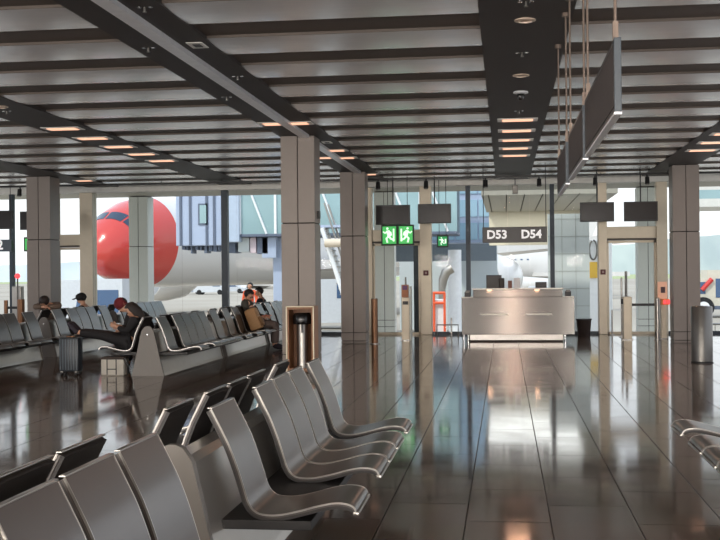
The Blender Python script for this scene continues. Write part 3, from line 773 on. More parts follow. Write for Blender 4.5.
def person(label, J, cloth_top, cloth_leg, shoe, hair, hair_style='short', face=None, extra=None):
    """J: joints in world metres. face: direction the face looks"""
    pel, chest, neck, head = V(J['pelvis']), V(J['chest']), V(J['neck']), V(J['head'])
    fd = V(face).normalized(); up = (head - neck).normalized()
    fd = (fd - up * fd.dot(up)).normalized(); sd = fd.cross(up).normalized()
    ch = [[(pel, .13, 'pel'), (lerp(pel, chest, .5), .125), (chest, .14, 'chest'), (lerp(chest, neck, .7), .09, 'sh'), (neck, .052), (lerp(neck, head, .45) + fd * .01, .058), (head - up * .045 + fd * .015, .078, 'jaw'), (head + up * .02, .088, 'hd'), (head + up * .085 - fd * .01, .062)]]
    ch.append(['jaw', (head - up * .015 + fd * .10, .014)])                              # nose
    for s in (-1, 1): ch.append(['hd', (head - up * .02 + sd * s * .088 - fd * .01, .016)])   # ears
    for s in ('L', 'R'):
        sh, el, wr = V(J['sh' + s]), V(J['el' + s]), V(J['wr' + s])
        ch.append(['sh', (sh, .062), (lerp(sh, el, .5), .048), (el, .042), (lerp(el, wr, .4), .04), (wr, .026, 'w' + s)])
        ch += fingers(wr, J.get('hd' + s, wr - el), J.get('pn' + s, (0, 0, -1)), 'w' + s)
        hp, kn, an = V(J['hip' + s]), V(J['kn' + s]), V(J['an' + s])
        ft = V(J['ft' + s])
        ch.append(['pel', (hp, .095), (lerp(hp, kn, .5), .078), (kn, .058), (lerp(kn, an, .4), .056), (an, .038), (lerp(an, ft, .5), .04), (ft, .032)])
    body = skin('person', ch, SKIN)
    tag(body, label, 'person', 'seated travellers')
    # clothing
    g = .014
    c1 = [[(pel + (chest - pel) * -.04, .14 + g, 'pel'), (lerp(pel, chest, .5), .130 + g), (chest, .15 + g), (lerp(chest, neck, .72), .085 + g, 'sh'), (lerp(chest, neck, .92), .062 + g * .6)]]
    for s in ('L', 'R'):
        sh, el, wr = V(J['sh' + s]), V(J['el' + s]), V(J['wr' + s])
        c1.append(['sh', (sh, .07 + g), (lerp(sh, el, .5), .055 + g), (el, .048 + g), (lerp(el, wr, .5), .044 + g), (lerp(el, wr, .93), .036 + g * .6)])
    skin('jacket', c1, cloth_top, body)
    c2 = [[(pel + V((0, 0, .01)), .135 + g * 2.2, 'pel')]]
    for s in ('L', 'R'):
        hp, kn, an = V(J['hip' + s]), V(J['kn' + s]), V(J['an' + s])
        c2.append(['pel', (hp, .11 + g), (lerp(hp, kn, .5), .086 + g), (kn, .068 + g), (lerp(kn, an, .5), .062 + g), (lerp(kn, an, .92), .055 + g)])
    skin('trousers', c2, cloth_leg, body)
    for s in ('L', 'R'):
        an, ft = V(J['an' + s]), V(J['ft' + s]); d = (ft - an).normalized()
        skin('shoe', [[(an - d * .03, .05), (lerp(an, ft, .4), .054), (lerp(an, ft, .8), .05), (ft + d * .03, .036)]], shoe, body)
    # face
    for s in (-1, 1):
        MB().ball(head + fd * .083 + sd * s * .033 + up * .012, .0115, 10).build('eye', BLACKG, body, True)
    MB().ball(head + fd * .088 - up * .062, .02, 10, (.9, .9, .35)).build('mouth', mat('lips', (150, 84, 76), .5), body, True)
    # hair: a cap over the skull, longer at the back when asked
    hb = MB()
    g_ = bmesh.ops.create_uvsphere(hb.bm, u_segments=20, v_segments=14, radius=.112)
    for v in g_['verts']:
        w = v.co.copy(); l = w.normalized()
        wp = head + up * .028 - fd * .014 + sd * w.x * .93 + fd * w.y * 1.02 + up * w.z * 1.02
        if l.y > .35 and l.z < .45: wp -= fd * (l.y - .3) * .12           # clear of the face
        if l.z < -.15 and l.y < .35:
            if hair_style == 'long': wp += -up * (.22 * (-l.z)) - fd * .015
            else: wp += up * .02 * (-l.z)
        wp += V((random.uniform(-1, 1), random.uniform(-1, 1), random.uniform(-1, 1))) * .004
        v.co = wp
    hb.build('hair', hair, body, True)
    return body, head, up, fd, sd

def seated(x, y, face, zseat=.44, lean=0.0, dy=0):
    """joints of an upright sitter facing +1 or -1 along X; x,y = hips"""
    F = face
    J = dict(pelvis=(x, y, zseat + .13), chest=(x + F * (lean * .6 - .06), y, zseat + .46), neck=(x + F * (lean * 1.1 - .05), y, zseat + .63 - abs(lean) * .1), head=(x + F * (lean * 1.4 + .0), y, zseat + .76 - abs(lean) * .2))
    for s, q in (('L', 1), ('R', -1)):
        J['sh' + s] = (x + F * (lean * 1.0 - .05), y + q * .19, zseat + .55 - abs(lean) * .08)
        J['el' + s] = (x + F * (lean * .9 + .05), y + q * .22, zseat + .29)
        J['wr' + s] = (x + F * (lean * .6 + .28), y + q * .09, zseat + .26)
        J['hd' + s] = (F, -q * .4, 0); J['pn' + s] = (0, -q * .8, -.6)
        J['hip' + s] = (x + F * .03, y + q * .1, zseat + .10)
        J['kn' + s] = (x + F * .45, y + q * .11, zseat + .1)
        J['an' + s] = (x + F * .44, y + q * .11, .09)
        J['ft' + s] = (x + F * .60, y + q * .12, .045)
    return J
# resting woman, legs up on the suitcase
J = seated(-5.98, 17.55, -1)
J.update(pelvis=(-6.07, 17.55, .54), chest=(-5.93, 17.55, .78), neck=(-5.92, 17.53, .93), head=(-5.99, 17.5, 1.03))
for s, q in (('L', -1), ('R', 1)):
    J['sh' + s] = (-5.91, 17.54 + q * .165, .88); J['el' + s] = (-6.02, 17.54 + q * .2, .70); J['wr' + s] = (-6.22, 17.5 + q * .07, .77)
    J['hip' + s] = (-6.1, 17.55 + q * .09, .53); J['kn' + s] = (-6.45, 17.45 + q * .08, .64); J['an' + s] = (-6.82, 17.3 + q * .06, .70); J['ft' + s] = (-6.95, 17.3 + q * .07, .84)
    J['hd' + s] = (-1, -q * .3, .3); J['pn' + s] = (0, -q, .2)
person('person with long dark hair in black, legs stretched out onto the suitcase', J, CLBLACK, CLBLACK, SHOE, HAIRB, 'long', (-1, -.25, -.25))
# neighbour with the wine-red hat leaning forward
J = seated(-5.98, 18.45, -1, .40, .36)
b_, hd, up, fd, sd = person('person in a wine-red knitted hat leaning forward beside the one resting in black', J, CLBLACK, CLNAVY, SHOE, HAIRB, 'short', (-1, -.2, -.45))
MB().ball(hd + up * .045 - fd * .01, .118, 18, (1, 1, .95)).build('knit_hat', REDWINE, b_, True)
skin('scarf', [[(V(J['neck']) + fd * .07 + sd * .06, .05), (V(J['neck']) + fd * .11, .05), (V(J['neck']) + fd * .08 - sd * .07, .05)]], CLPALE, b_)
o = MB().lathe([(.032, 0), (.042, .11), (.044, .112), (.036, .112)], J['wrL'][0] - .07, 18.42, 16).build('paper_cup', WHITE, None, True)
o.location.z = J['wrL'][2] + .02; tag(o, 'white paper cup held by the person in the wine-red hat', 'cup')
# man with the tan backpack
J = seated(-5.29, 23.3, 1, lean=-.12)
J['head'] = (-5.40, 23.27, 1.15)
b_, hd, up, fd, sd = person('person in an olive-grey jacket and grey-brown trousers, looking down, facing right', J, CLGREY, CLBROWN, SHOE, HAIRK, 'short', (1, -.35, -.4))
t = thing('backpack', 'tan backpack leaning on the seat beside the person in olive grey', 'backpack')
q = MB().box(-.12, .12, -.17, .17, 0, .46, .05, Matrix.Translation((-5.12, 22.88, .45)) @ Matrix.Rotation(-.36, 4, 'Y')); q.build('bag_body', TAN, t, True)
MB().box(.10, .17, -.12, .12, .04, .24, .03, Matrix.Translation((-5.12, 22.88, .45)) @ Matrix.Rotation(-.36, 4, 'Y')).build('front_pocket', mat('tan_dark', (140, 104, 66), .6), t, True)
MB().tube([(-5.30, 22.8, .86), (-5.38, 22.84, .90), (-5.32, 22.9, .86)], .014, 8).build('handle', BLACK, t)
o = MB().box(-5.11, -4.93, 23.14, 23.4, .715, .73, .005).build('magazine', mat('magazine_orange', (208, 116, 80), .6)); tag(o, 'orange-covered booklet on the lap of the person in olive grey', 'booklet')
# person in black behind him, other side
J = seated(-6.16, 27.72, -1, .38)
person('person with short black hair in dark clothes behind the one in olive grey', J, CLNAVY, CLBLACK, SHOE, HAIRK, 'short', (-1, -.3, -.3))
# person with cap
J = seated(-9.50, 24.3, -1, .32)
b_, hd, up, fd, sd = person('person in a dark peaked cap facing left on the far left bench', J, CLBLACK, CLNAVY, SHOE, HAIRK, 'short', (-1, -.1, -.05))
cp = MB().ball(hd + up * .045, .12, 18, (1, 1, .8)); cp.build('cap', CLBLACK, b_, True)
MB().box(-.07, .07, .06, .19, -.008, .008, .006, Matrix.Translation(hd + up * .06) @ Matrix((sd, fd, up)).transposed().to_4x4()).build('cap_peak', CLBLACK, b_)
# sleeper, head down on folded arms over the seat backs
J = seated(-9.62, 22.75, -1)
SX = -.24
J.update(pelvis=(-9.6, 22.8, .56), chest=(-9.42, 22.45, .84), neck=(-9.36, 22.08, 1.02), head=(-9.36, 21.9, 1.08))
J['shL'] = (-9.50, 22.10, .99); J['shR'] = (-9.2, 22.25, 1.0)
J['elL'] = (-9.52, 21.8, .98); J['wrL'] = (-9.30, 21.72, .98); J['elR'] = (-9.05, 21.92, .98); J['wrR'] = (-9.27, 21.78, .98)
for s, q in (('L', 1), ('R', -1)):
    J['hd' + s] = (1 if s == 'L' else -1, 0, -.1); J['pn' + s] = (0, 0, -1)
person('person slumped asleep over the seat backs at the far left column, dark hair', J, CLTAUPE, CLNAVY, SHOE, HAIRB, 'short', (-.6, -.7, -.5))
# luggage
t = thing('suitcase', 'dark upright cabin suitcase with wheels under the resting feet', 'suitcase')
p = atz(68, 376.5, 0); sx, sy = p.x, p.y + .12
MB().box(sx - .165, sx + .165, sy - .1, sy + .12, .07, .62, .03).build('shell', CASE, t, True)
rb = MB()
for k in range(-3, 4): rb.box(sx + k * .045 - .008, sx + k * .045 + .008, sy - .108, sy - .095, .1, .59, .003)
rb.build('rib', mat('suitcase_rib', (84, 94, 100), .4), t)
for q in (-.12, .12):
    for w in (-.07, .09): MB().tube([(sx + q - .015, sy + w, .035), (sx + q + .015, sy + w, .035)], .035, 14).build('wheel', BLACK, t, True); 
cs = MB()
for q in (-.12, .12):
    for w in (-.07, .09): cs.box(sx + q - .02, sx + q + .02, sy + w - .02, sy + w + .02, .05, .08)
cs.build('caster_fork', DKSTEEL, t)
MB().box(sx - .07, sx + .07, sy - .02, sy + .02, .62, .64, .008).build('carry_handle', BRONZE, t)
t = thing('travel_bag', 'pale canvas travel bag with dark straps on the floor under the resting person', 'bag')
p = atz(112, 376, 0); gx, gy = p.x, p.y + .14
MB().box(gx - .19, gx + .19, gy - .13, gy + .14, .0, .27, .025).build('bag_body', BAGC, t, True)
MB().box(gx - .195, gx + .195, gy - .135, gy + .145, .26, .30, .015).build('zip_top', mat('bag_dark', (70, 60, 54), .8), t)
MB().box(gx - .09, gx - .075, gy - .14, gy - .13, .02, .27).box(gx + .06, gx + .075, gy - .14, gy - .13, .02, .27).box(gx - .09, gx + .075, gy - .14, gy - .13, .1, .115).build('strap', BLACK, t)
MB().tube([(gx + .2, gy - .1, .28), (gx + .25, gy - .08, .15), (gx + .24, gy - .05, .02)], .018, 8).build('side_strap', BLACK, t)

# ------------------------------------------------------------------ outside
GZ = -1.3
o = MB().box(-260, 260, YF + .3, 900, GZ - .3, GZ).build('ground', APRON); tag(o, kind='structure')
o = MB().box(-260, 260, 420, 900, GZ, GZ + .05).build('grass_strip', GRASS); tag(o, kind='structure')
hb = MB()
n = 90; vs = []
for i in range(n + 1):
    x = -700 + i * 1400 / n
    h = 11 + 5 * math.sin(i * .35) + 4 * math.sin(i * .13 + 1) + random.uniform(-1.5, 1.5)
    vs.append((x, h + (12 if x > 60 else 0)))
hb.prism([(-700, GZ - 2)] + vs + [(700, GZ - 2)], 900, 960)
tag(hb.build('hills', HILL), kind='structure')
def veh_at(px, Y, w, l, h, name, label, body, cat='vehicle', kind='van', flip=1, group='vehicles on the apron'):
    x = aty(px, 285, Y).x
    t = thing(name, label, cat, group)
    z = GZ
    if kind == 'van':
        poly = [(-l / 2, .35), (-l / 2, h), (l * .25, h), (l * .38, h * .55), (l / 2, h * .48), (l / 2, .35)]
    elif kind == 'car':
        poly = [(-l / 2, .3), (-l / 2, h * .55), (-l * .35, h * .62), (-l * .22, h), (l * .12, h), (l * .28, h * .6), (l / 2, h * .5), (l / 2, .3)]
    else:
        poly = [(-l / 2, .55), (-l / 2, h), (l * .18, h), (l * .18, h * .8), (l * .42, h * .8), (l / 2, h * .45), (l / 2, .55)]
    MB().prism([(x + flip * p[0], z + p[1]) for p in poly], Y - w / 2, Y + w / 2).build('body', body, t)
    gl = [(l * .1, h * .62), (l * .1, h * .92), (l * .24, h * .92), (l * .34, h * .62)] if kind == 'van' else ([(-l * .26, h * .64), (-l * .19, h * .94), (l * .1, h * .94), (l * .22, h * .64)] if kind == 'car' else [(l * .2, h * .5), (l * .2, h * .75), (l * .41, h * .75), (l * .46, h * .5)])
    MB().prism([(x + flip * p[0], z + p[1]) for p in gl], Y - w / 2 - .02, Y + w / 2 + .02).build('side_window', VANG, t)
    if kind == 'truck':
        xa, xb = sorted((x - flip * l * .42, x + flip * l * .1))
        MB().box(xa, xb, Y - w / 2 - .03, Y - w / 2, z + h * .42, z + h * .82, .01).build('front_window', VANG, t)
        MB().box(x - l * .47, x + l * .47, Y - w / 2 - .06, Y - w / 2, z + .5, z + .72, .02).build('bumper', BRIDGED, t)
    for q in (-.32, .32):
        MB().tube([(x + flip * q * l, Y - w / 2 - .03, z + .36), (x + flip * q * l, Y + w / 2 + .03, z + .36)], .36, 16).build('wheel', TYRE, t, True)
    return t
# the red-nosed aircraft
def aircraft():
    t = thing('aircraft', 'large airliner with a red nose and white body beyond the left windows', 'aircraft')
    C = aty(131, 241, 60.0); R = 2.6
    ax = V((-.36, -.933, 0)).normalized(); sdv = V((ax.y, -ax.x, 0)); up = V((0, 0, 1))
    # s measured backwards from the nose tip
    prof = [(0, .05, -.65), (.12, .5, -.63), (.4, .98, -.55), (.9, 1.46, -.42), (1.7, 1.92, -.26), (2.8, 2.3, -.11), (4.2, 2.54, -.02), (6.2, R, 0), (9, R, 0), (16, R, 0), (26, R, 0), (36, R * .9, .2), (46, R * .3, 1.2)]
    tip = V((C.x, C.y, C.z)) + ax * 3.2
    def ringv(bm, s, r, dz, seg=48):
        c_ = tip - ax * s + up * dz
        return [bm.verts.new(c_ + sdv * (r * math.sin(2 * PI * k / seg)) + up * (r * math.cos(2 * PI * k / seg))) for k in range(seg)]
    def tubeprof(pr, name, mtl, seg=48):
        mb = MB(); rs = [ringv(mb.bm, *p, seg=seg) for p in pr]
        for i in range(len(rs) - 1):
            for k in range(seg): mb.bm.faces.new((rs[i][k], rs[i][(k + 1) % seg], rs[i + 1][(k + 1) % seg], rs[i + 1][k]))
        mb.bm.faces.new(rs[0][::-1]); mb.bm.faces.new(rs[-1])
        return mb.build(name, mtl, t, True)
    fine = []
    for i in range(len(prof) - 1):
        a, b = prof[i], prof[i + 1]; m_ = 3 if i < 8 else 2
        for k in range(m_):
            u = k / m_; fine.append(tuple(a[j] * (1 - u) + b[j] * u for j in range(3)))
    fine.append(prof[-1])
    cut = next(i for i, p in enumerate(fine) if p[0] >= 4.1)
    tubeprof(fine[:cut + 1], 'nose_section', RED)
    tubeprof(fine[cut:], 'fuselage', APWHITE)
    # cockpit windows set on the skin
    def at(s, th, off=.02):
        for a, b in zip(fine[:-1], fine[1:]):
            if a[0] <= s <= b[0]:
                u = (s - a[0]) / (b[0] - a[0] + 1e-9); r = a[1] * (1 - u) + b[1] * u + off; dz = a[2] * (1 - u) + b[2] * u
                return tip - ax * s + up * dz + sdv * r * math.sin(th) + up * r * math.cos(th)
    for (t0, t1, s0, s1) in ((-.62, -.04, 1.0, 1.5), (.04, .62, 1.0, 1.5), (.68, 1.15, 1.05, 1.6), (-1.15, -.68, 1.05, 1.6)):
        mb = MB(); N = 6
        g = [[mb.bm.verts.new(at(s0 + (s1 - s0) * i / N + .9 * abs((t0 + (t1 - t0) * j / N)) * .35, t0 + (t1 - t0) * j / N)) for j in range(N + 1)] for i in range(N + 1)]
        for i in range(N):
            for j in range(N): mb.bm.faces.new((g[i][j], g[i + 1][j], g[i + 1][j + 1], g[i][j + 1]))
        mb.build('cockpit_window', COCKPIT, t, True)
    for q in (-.35, .35):
        c_ = tip - ax * 4.5; MB().tube([V((c_.x, c_.y, GZ + .55)) + sdv * (q - .14), V((c_.x, c_.y, GZ + .55)) + sdv * (q + .14)], .55, 20).build('nose_wheel', TYRE, t, True)
    c_ = tip - ax * 4.5; MB().tube([V((c_.x, c_.y, GZ + .5)), V((c_.x, c_.y, C.z - 2.2))], .13, 12).build('nose_strut', APWHITE, t)
    # wing and engine
    root = tip - ax * 22 + up * -1.4
    for s in (-1, 1):
        mb = MB(); pts = [(root + sdv * s * 2.0 + ax * 3.5), (root + sdv * s * 2.0 - ax * 5.5), (root + sdv * s * 19 - ax * 13 + up * 1.8), (root + sdv * s * 19 - ax * 10.5 + up * 1.8)]
        A = [mb.bm.verts.new(p + up * .3) for p in pts]; B = [mb.bm.verts.new(p - up * .3) for p in pts]
        mb.bm.faces.new(A); mb.bm.faces.new(B[::-1])
        for i in range(4): mb.bm.faces.new((A[i], B[i], B[(i + 1) % 4], A[(i + 1) % 4]))
        mb.build('wing', APWHITE, t)
        e = root + sdv * s * 13.5 - ax * 4 + up * .4 + ax * 2.5 - up * 1.3
        MB().tube([e + ax * 2.3, e + ax * 2.0, e + ax * .5, e - ax * 1.5, e - ax * 3], [1.25, 1.5, 1.6, 1.4, .8], 28).build('engine', APWHITE, t, True)
        MB().tube([e + ax * 2.32, e + ax * 2.30], [1.2, 1.2], 28).build('engine_fan', mat('fan_grey', (150, 154, 160), .4), t, True)
    return t
aircraft()
# far airliner shapes; the one behind the counter stands in for a white reflection
def white_jet(px0, px1, Y, zc, R, label):
    t = thing('jet_shape', label, 'aircraft')
    a = aty(px0, 260, Y).x; b = aty(px1, 260, Y).x
    MB().tube([(a, Y, zc - .3), (a + .6, Y, zc - .2), (a + 2, Y, zc - .06), (a + 4.5, Y, zc), (b - 6, Y, zc), (b, Y, zc + .8)], [.15, R * .45, R * .8, R, R, R * .3], 32).build('fuselage', APWHITE, t, True)
    MB().prism([(b - 5, zc + R * .6), (b - 1.2, zc + R * .6), (b + .8, zc + 6.5), (b - 1.2, zc + 6.5)], Y - .15, Y + .15).build('tail_fin', APWHITE, t)
    for q in (-1, 1):
        MB().tube([(a + 9, Y + q * 5.2, zc - R * .9), (a + 12.4, Y + q * 5.2, zc - R * .9)], [.95, .7], 24).build('engine', APWHITE, t, True)
        mb = MB().prism([(a + 10, Y + q * 1.5), (a + 15, Y + q * 1.5), (a + 20, Y + q * 14), (a + 18.5, Y + q * 14)], zc - R * .55, zc - R * .38, 'z'); mb.build('wing', APWHITE, t)
    wl = MB()
    for k in range(max(4, int((b - a - 12) / .7))): wl.box(a + 5 + k * .7, a + 5.25 + k * .7, Y - R * .985, Y - R * .96, zc + .25, zc + .55)
    wl.build('cabin_windows', VANG, t)
    for xx in (a + 4, a + 14): MB().tube([(xx, Y - .5, GZ + .45), (xx, Y + .5, GZ + .45)], .45, 16).tube([(xx, Y, GZ + .4), (xx, Y, zc - R * .8)], .12, 8).build('gear', TYRE, t, True)
    return t
white_jet(440, 598, 130, 2.5, 2.6, 'white airliner shape added behind the gate counter for a reflection in the glass')
white_jet(195, 290, 230, .4, 1.9, 'small white airliner parked on the far apron under the walkway')

# the passenger boarding bridge
def jetbridge():
    t = thing('boarding_bridge', 'blue-grey passenger boarding bridge with glass tunnel beyond the left window', 'boarding bridge')
    Y = 47.0
    a = aty(176, 246, Y); b = aty(222.5, 246, Y)
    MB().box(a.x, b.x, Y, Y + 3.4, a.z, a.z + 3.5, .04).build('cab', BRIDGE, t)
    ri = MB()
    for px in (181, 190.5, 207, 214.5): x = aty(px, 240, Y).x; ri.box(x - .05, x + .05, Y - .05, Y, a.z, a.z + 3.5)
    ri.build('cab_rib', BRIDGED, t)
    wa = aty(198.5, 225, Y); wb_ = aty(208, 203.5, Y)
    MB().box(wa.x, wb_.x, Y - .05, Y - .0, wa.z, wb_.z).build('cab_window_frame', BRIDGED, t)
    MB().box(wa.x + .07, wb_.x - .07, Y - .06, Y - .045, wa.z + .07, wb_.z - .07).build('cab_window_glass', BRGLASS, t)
    un = MB()
    for k in range(9):
        x = a.x + .2 + k * .2; un.box(x, x + random.uniform(.06, .16), Y + .2, Y + .9, a.z - random.uniform(.15, .4), a.z)
    un.build('cab_undercarriage', BRIDGED, t)
    # end of the tunnel (solid), then glass tunnel with white bracing
    c_ = aty(222.5, 240, Y); d = aty(240, 240, Y)
    MB().box(c_.x, d.x, Y - .15, Y + 3.2, c_.z - .1, c_.z + 3.4, .03).build('tunnel_head', mat('bridge_pale', (176, 190, 208), .5), t)
    e = aty(281, 232, Y); zb, zt = aty(255, 234, Y).z, aty(255, 234, Y).z + 2.9
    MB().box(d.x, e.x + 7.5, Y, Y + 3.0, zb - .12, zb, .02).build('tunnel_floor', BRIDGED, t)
    MB().box(d.x, e.x + 7.5, Y - .05, Y + 3.05, zt, zt + .2, .02).build('tunnel_roof', BRIDGE, t)
    MB().box(d.x, e.x + 7.5, Y + .05, Y + .08, zb, zt).build('tunnel_glass', BRGLASS, t)
    MB().box(d.x, e.x + 7.5, Y + 2.9, Y + 2.93, zb, zt).build('tunnel_wall', mat('tunnel_inner', (150, 168, 178), .6), t)
    br = MB(); n_ = 6; L = (e.x + 7.5 - d.x) / n_
    for k in range(n_):
        x = d.x + k * L
        br.box(x - .05, x + .05, Y - .02, Y + .05, zb, zt)
        br.tube([(x + .05, Y, zt), (x + L * .75, Y, zb)], .05, 8)
    br.build('tunnel_brace', WHITE, t)
    # equipment boxes hung below the tunnel
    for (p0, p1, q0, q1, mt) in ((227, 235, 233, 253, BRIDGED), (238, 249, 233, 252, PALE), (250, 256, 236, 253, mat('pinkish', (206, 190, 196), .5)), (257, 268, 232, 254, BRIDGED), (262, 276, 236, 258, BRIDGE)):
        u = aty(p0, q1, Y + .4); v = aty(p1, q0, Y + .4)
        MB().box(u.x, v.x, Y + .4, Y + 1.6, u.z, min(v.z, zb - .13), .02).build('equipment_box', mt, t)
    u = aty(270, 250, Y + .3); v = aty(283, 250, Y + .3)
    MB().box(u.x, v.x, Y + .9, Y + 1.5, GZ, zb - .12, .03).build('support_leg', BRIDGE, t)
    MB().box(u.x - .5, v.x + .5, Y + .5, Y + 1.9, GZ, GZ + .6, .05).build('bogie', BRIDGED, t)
jetbridge()
def stairs():
    t = thing('boarding_stairs', 'steep white access stair with handrails seen between the two left columns', 'stairs')
    Y = 44.0; a = aty(322, 228, Y); b = aty(345, 300, Y)
    for dy in (0, 1.0):
        MB().tube([(a.x, Y + dy, a.z), (b.x, Y + dy, b.z)], .09, 8).build('stringer', WHITE, t)
        MB().tube([(a.x + .1, Y + dy, a.z + 1.0), (b.x + .1, Y + dy, b.z + 1.0)], .04, 8).build('handrail', STEELR, t)
    st = MB()
    for k in range(14):
        p = lerp(a, b, k / 13); st.box(p.x - .14, p.x + .14, Y, Y + 1, p.z - .02, p.z + .02)
    st.build('treads', STEELR, t)
    pp = aty(330, 243, Y - .3); MB().tube([(pp.x - .2, Y - .3, pp.z), (pp.x + 2, Y - .3, pp.z)], .17, 14).build('duct', mat('duct_cream', (214, 200, 180), .5), t, True)
    MB().box(a.x - 1, b.x + 1, Y + .0, Y + 1.2, a.z + .02, a.z + .12).build('landing', BRIDGE, t)
    for xx in (a.x - .8, b.x + .8): MB().tube([(xx, Y + 1.1, GZ), (xx, Y + 1.1, a.z)], .08, 8).build('stair_leg', WHITE, t)
stairs()
# buildings outside
def building(px0, px1, py_top, py_bot, Y, depth, label, wall, glass, rows, cols, name='terminal_wing'):
    a = aty(px0, py_bot, Y); b = aty(px1, py_top, Y)
    t = thing(name, label, 'building')
    MB().box(a.x, b.x, Y, Y + depth, a.z, b.z).build('wall', wall, t)
    w = (b.x - a.x) / cols; h = (b.z - a.z) / rows
    for i in range(rows):
        for j in range(cols):
            MB().box(a.x + w * (j + .06), a.x + w * (j + .94), Y - .06, Y, a.z + h * (i + .12), a.z + h * (i + .85)).build('window', glass, t)
    return t, a, b
SLG = mat('blue_glass', (150, 182, 200), .12, .1, .06, .5)
t, a, b = building(432, 489, 150, 243, 52, 6, 'blue glazed terminal wing beyond the exit door, left of the cream wall', BRIDGE, SLG, 4, 5)
MB().box(a.x - 2, b.x + .3, 51.2, 52, aty(450, 261, 51.2).z, aty(450, 244, 51.2).z).build('dark_canopy', mat('undercroft', (104, 114, 122), .6), t)
MB().box(a.x - 2, b.x + .3, 57, 57.3, GZ, b.z).build('rear_wall', PALE, t)
for px in (428, 456): 
    x = aty(px, 290, 51.6).x
    if px == 456: MB().cyl(x, 50.6, GZ, aty(456, 250, 51).z, .3, 20).build('pillar', WHITE, t, True)
# covered forecourt behind the counter
t = thing('boarding_vestibule', 'cream and pale tiled boarding vestibule with sloping soffit behind the gate counter', 'building')
a = aty(489, 215, 44); b = aty(548, 215, 44)
MB().box(a.x, 3.2, 44, 44.3, aty(520, 245, 44).z, HC + .2).build('cream_end_wall', CREAM, t)
MB().box(a.x - .1, 3.4, 34.5, 44.3, HC - .02, HC + .2).build('soffit', SOFFIT, t)
sm = MB()
for k in range(7): sm.box(a.x + .1 + k * .55, a.x + .13 + k * .55, 34.5, 44, HC - .006, HC - .02)
sm.build('soffit_joint', JOINT, t)
u = aty(549, 340, 36.0); v = aty(589, 215, 36.0)
MB().box(u.x, v.x, 36, 36.3, GZ, v.z + .05).build('pale_tile_wall', PALE, t)
tl = MB()
for k in range(8): tl.box(u.x, v.x, 35.99, 36.0, -.6 + k * .55, -.585 + k * .55)
for k in range(1, 3): tl.box(u.x + (v.x - u.x) * k / 3, u.x + (v.x - u.x) * k / 3 + .012, 35.99, 36.0, GZ, v.z + .05)
tl.build('tile_joint', mat('tile_joint', (160, 164, 160), .7), t)
l = bpy.data.lights.new('vestibule_fill', 'AREA'); l.shape = 'RECTANGLE'; l.size = 3; l.size_y = 8.5; l.energy = 130  # added area light under the soffit, brightens the shaded vestibule
o = bpy.data.objects.new('vestibule_fill', l); COL.objects.link(o); o.location = (.9, 39.3, HC - .05)
# yellow and white loading gear by the right wall
t = thing('ground_power_unit', 'white and yellow power unit with a hose outside, left of the right gate post', 'equipment')
a = aty(589.5, 280, 39); b = aty(597, 240, 39)
MB().box(a.x, b.x + .5, 39, 39.5, GZ + .2, b.z, .02).build('cabinet', WHITE, t)
MB().box(a.x, b.x, 38.95, 39.0, aty(590, 278, 39).z, aty(590, 262, 39).z).build('yellow_panel', YELLOW, t)
MB().tube([(a.x + .13 + .13 * math.sin(q), 38.93, aty(590, 250, 39).z + .33 * math.cos(q)) for q in [2 * PI * k / 18 for k in range(18)]], .03, 8).build('hose', DKSTEEL, t, True)
MB().box(a.x, b.x + .5, 39, 39.5, GZ, GZ + .2).build('skid', TYRE, t)
# baggage cart with orange rails
t = thing('baggage_cart', 'orange railed baggage cart outside left of the counter', 'cart')
Y = 40; a = aty(423, 312, Y); b = aty(445, 292, Y)
MB().box(a.x, b.x, Y, Y + 1.5, GZ + .45, GZ + .55).build('deck', BLUEP, t)
rl = MB()
for zz in (aty(430, 293, Y).z, aty(430, 303, Y).z): rl.tube([(a.x, Y, zz), (b.x, Y, zz)], .05, 8)
for xx in (a.x + .02, (a.x + b.x) / 2, b.x - .02): rl.tube([(xx, Y, GZ + .5), (xx, Y, aty(430, 293, Y).z)], .045, 8)
rl.build('rail', ORANGE, t)
for xx in (a.x + .1, b.x - .1): MB().tube([(xx, Y - .02, GZ + .24), (xx, Y + .14, GZ + .24)], .24, 14).build('wheel', TYRE, t, True)
MB().box(a.x + .02, b.x - .02, Y + .1, Y + 1.4, GZ + .55, aty(430, 300, Y).z).build('white_load', WHITE, t)
# air supply hose
t = thing('air_hose', 'grey ribbed air hose hanging down outside left of the counter', 'hose')
MB().tube([aty(452, 268, 45), aty(446, 272, 45), aty(443, 280, 45), aty(442, 290, 45)] + [V((aty(442, 290, 45).x, 45, GZ + .1))], [.2, .2, .18, .14, .14], 14).build('hose', STEELR, t, True)
# vehicles
veh_at(106, 50, 2.1, 2.3, 2.75, 'white_truck', 'white service truck with blue windows under the red aircraft nose', VANW, 'truck', 'truck', -1)
veh_at(72, 57, 2.2, 3.0, 2.7, 'white_van', 'white van with dark windscreen behind the person in the cap', VANW, 'van', 'van', -1)
veh_at(211, 160, 1.9, 4.8, 1.9, 'white_van', 'small white van far out on the apron left of the dark mullion', VANW, 'van', 'van')
veh_at(190, 165, 1.9, 4.4, 1.5, 'grey_car', 'small grey car on the far apron, left of the small white van', mat('car_grey', (150, 156, 166), .35), 'car', 'car')
veh_at(232, 170, 1.9, 4.4, 1.6, 'pale_car', 'small pale car on the far apron just right of the dark mullion', mat('car_pale', (196, 200, 206), .35), 'car', 'car')
veh_at(331, 58.5, 2.0, 4.6, 2.6, 'white_van', 'white van with red stripe between the two left columns', VANW, 'van', 'van')
veh_at(548, 70, 2.0, 4.6, 2.0, 'white_van', 'white van behind the right counter monitor', VANW, 'van', 'van', -1)
veh_at(533, 55, 2.0, 4.4, 1.8, 'white_car', 'white car behind the gate counter, left of the low monitor', VANW, 'car', 'car')
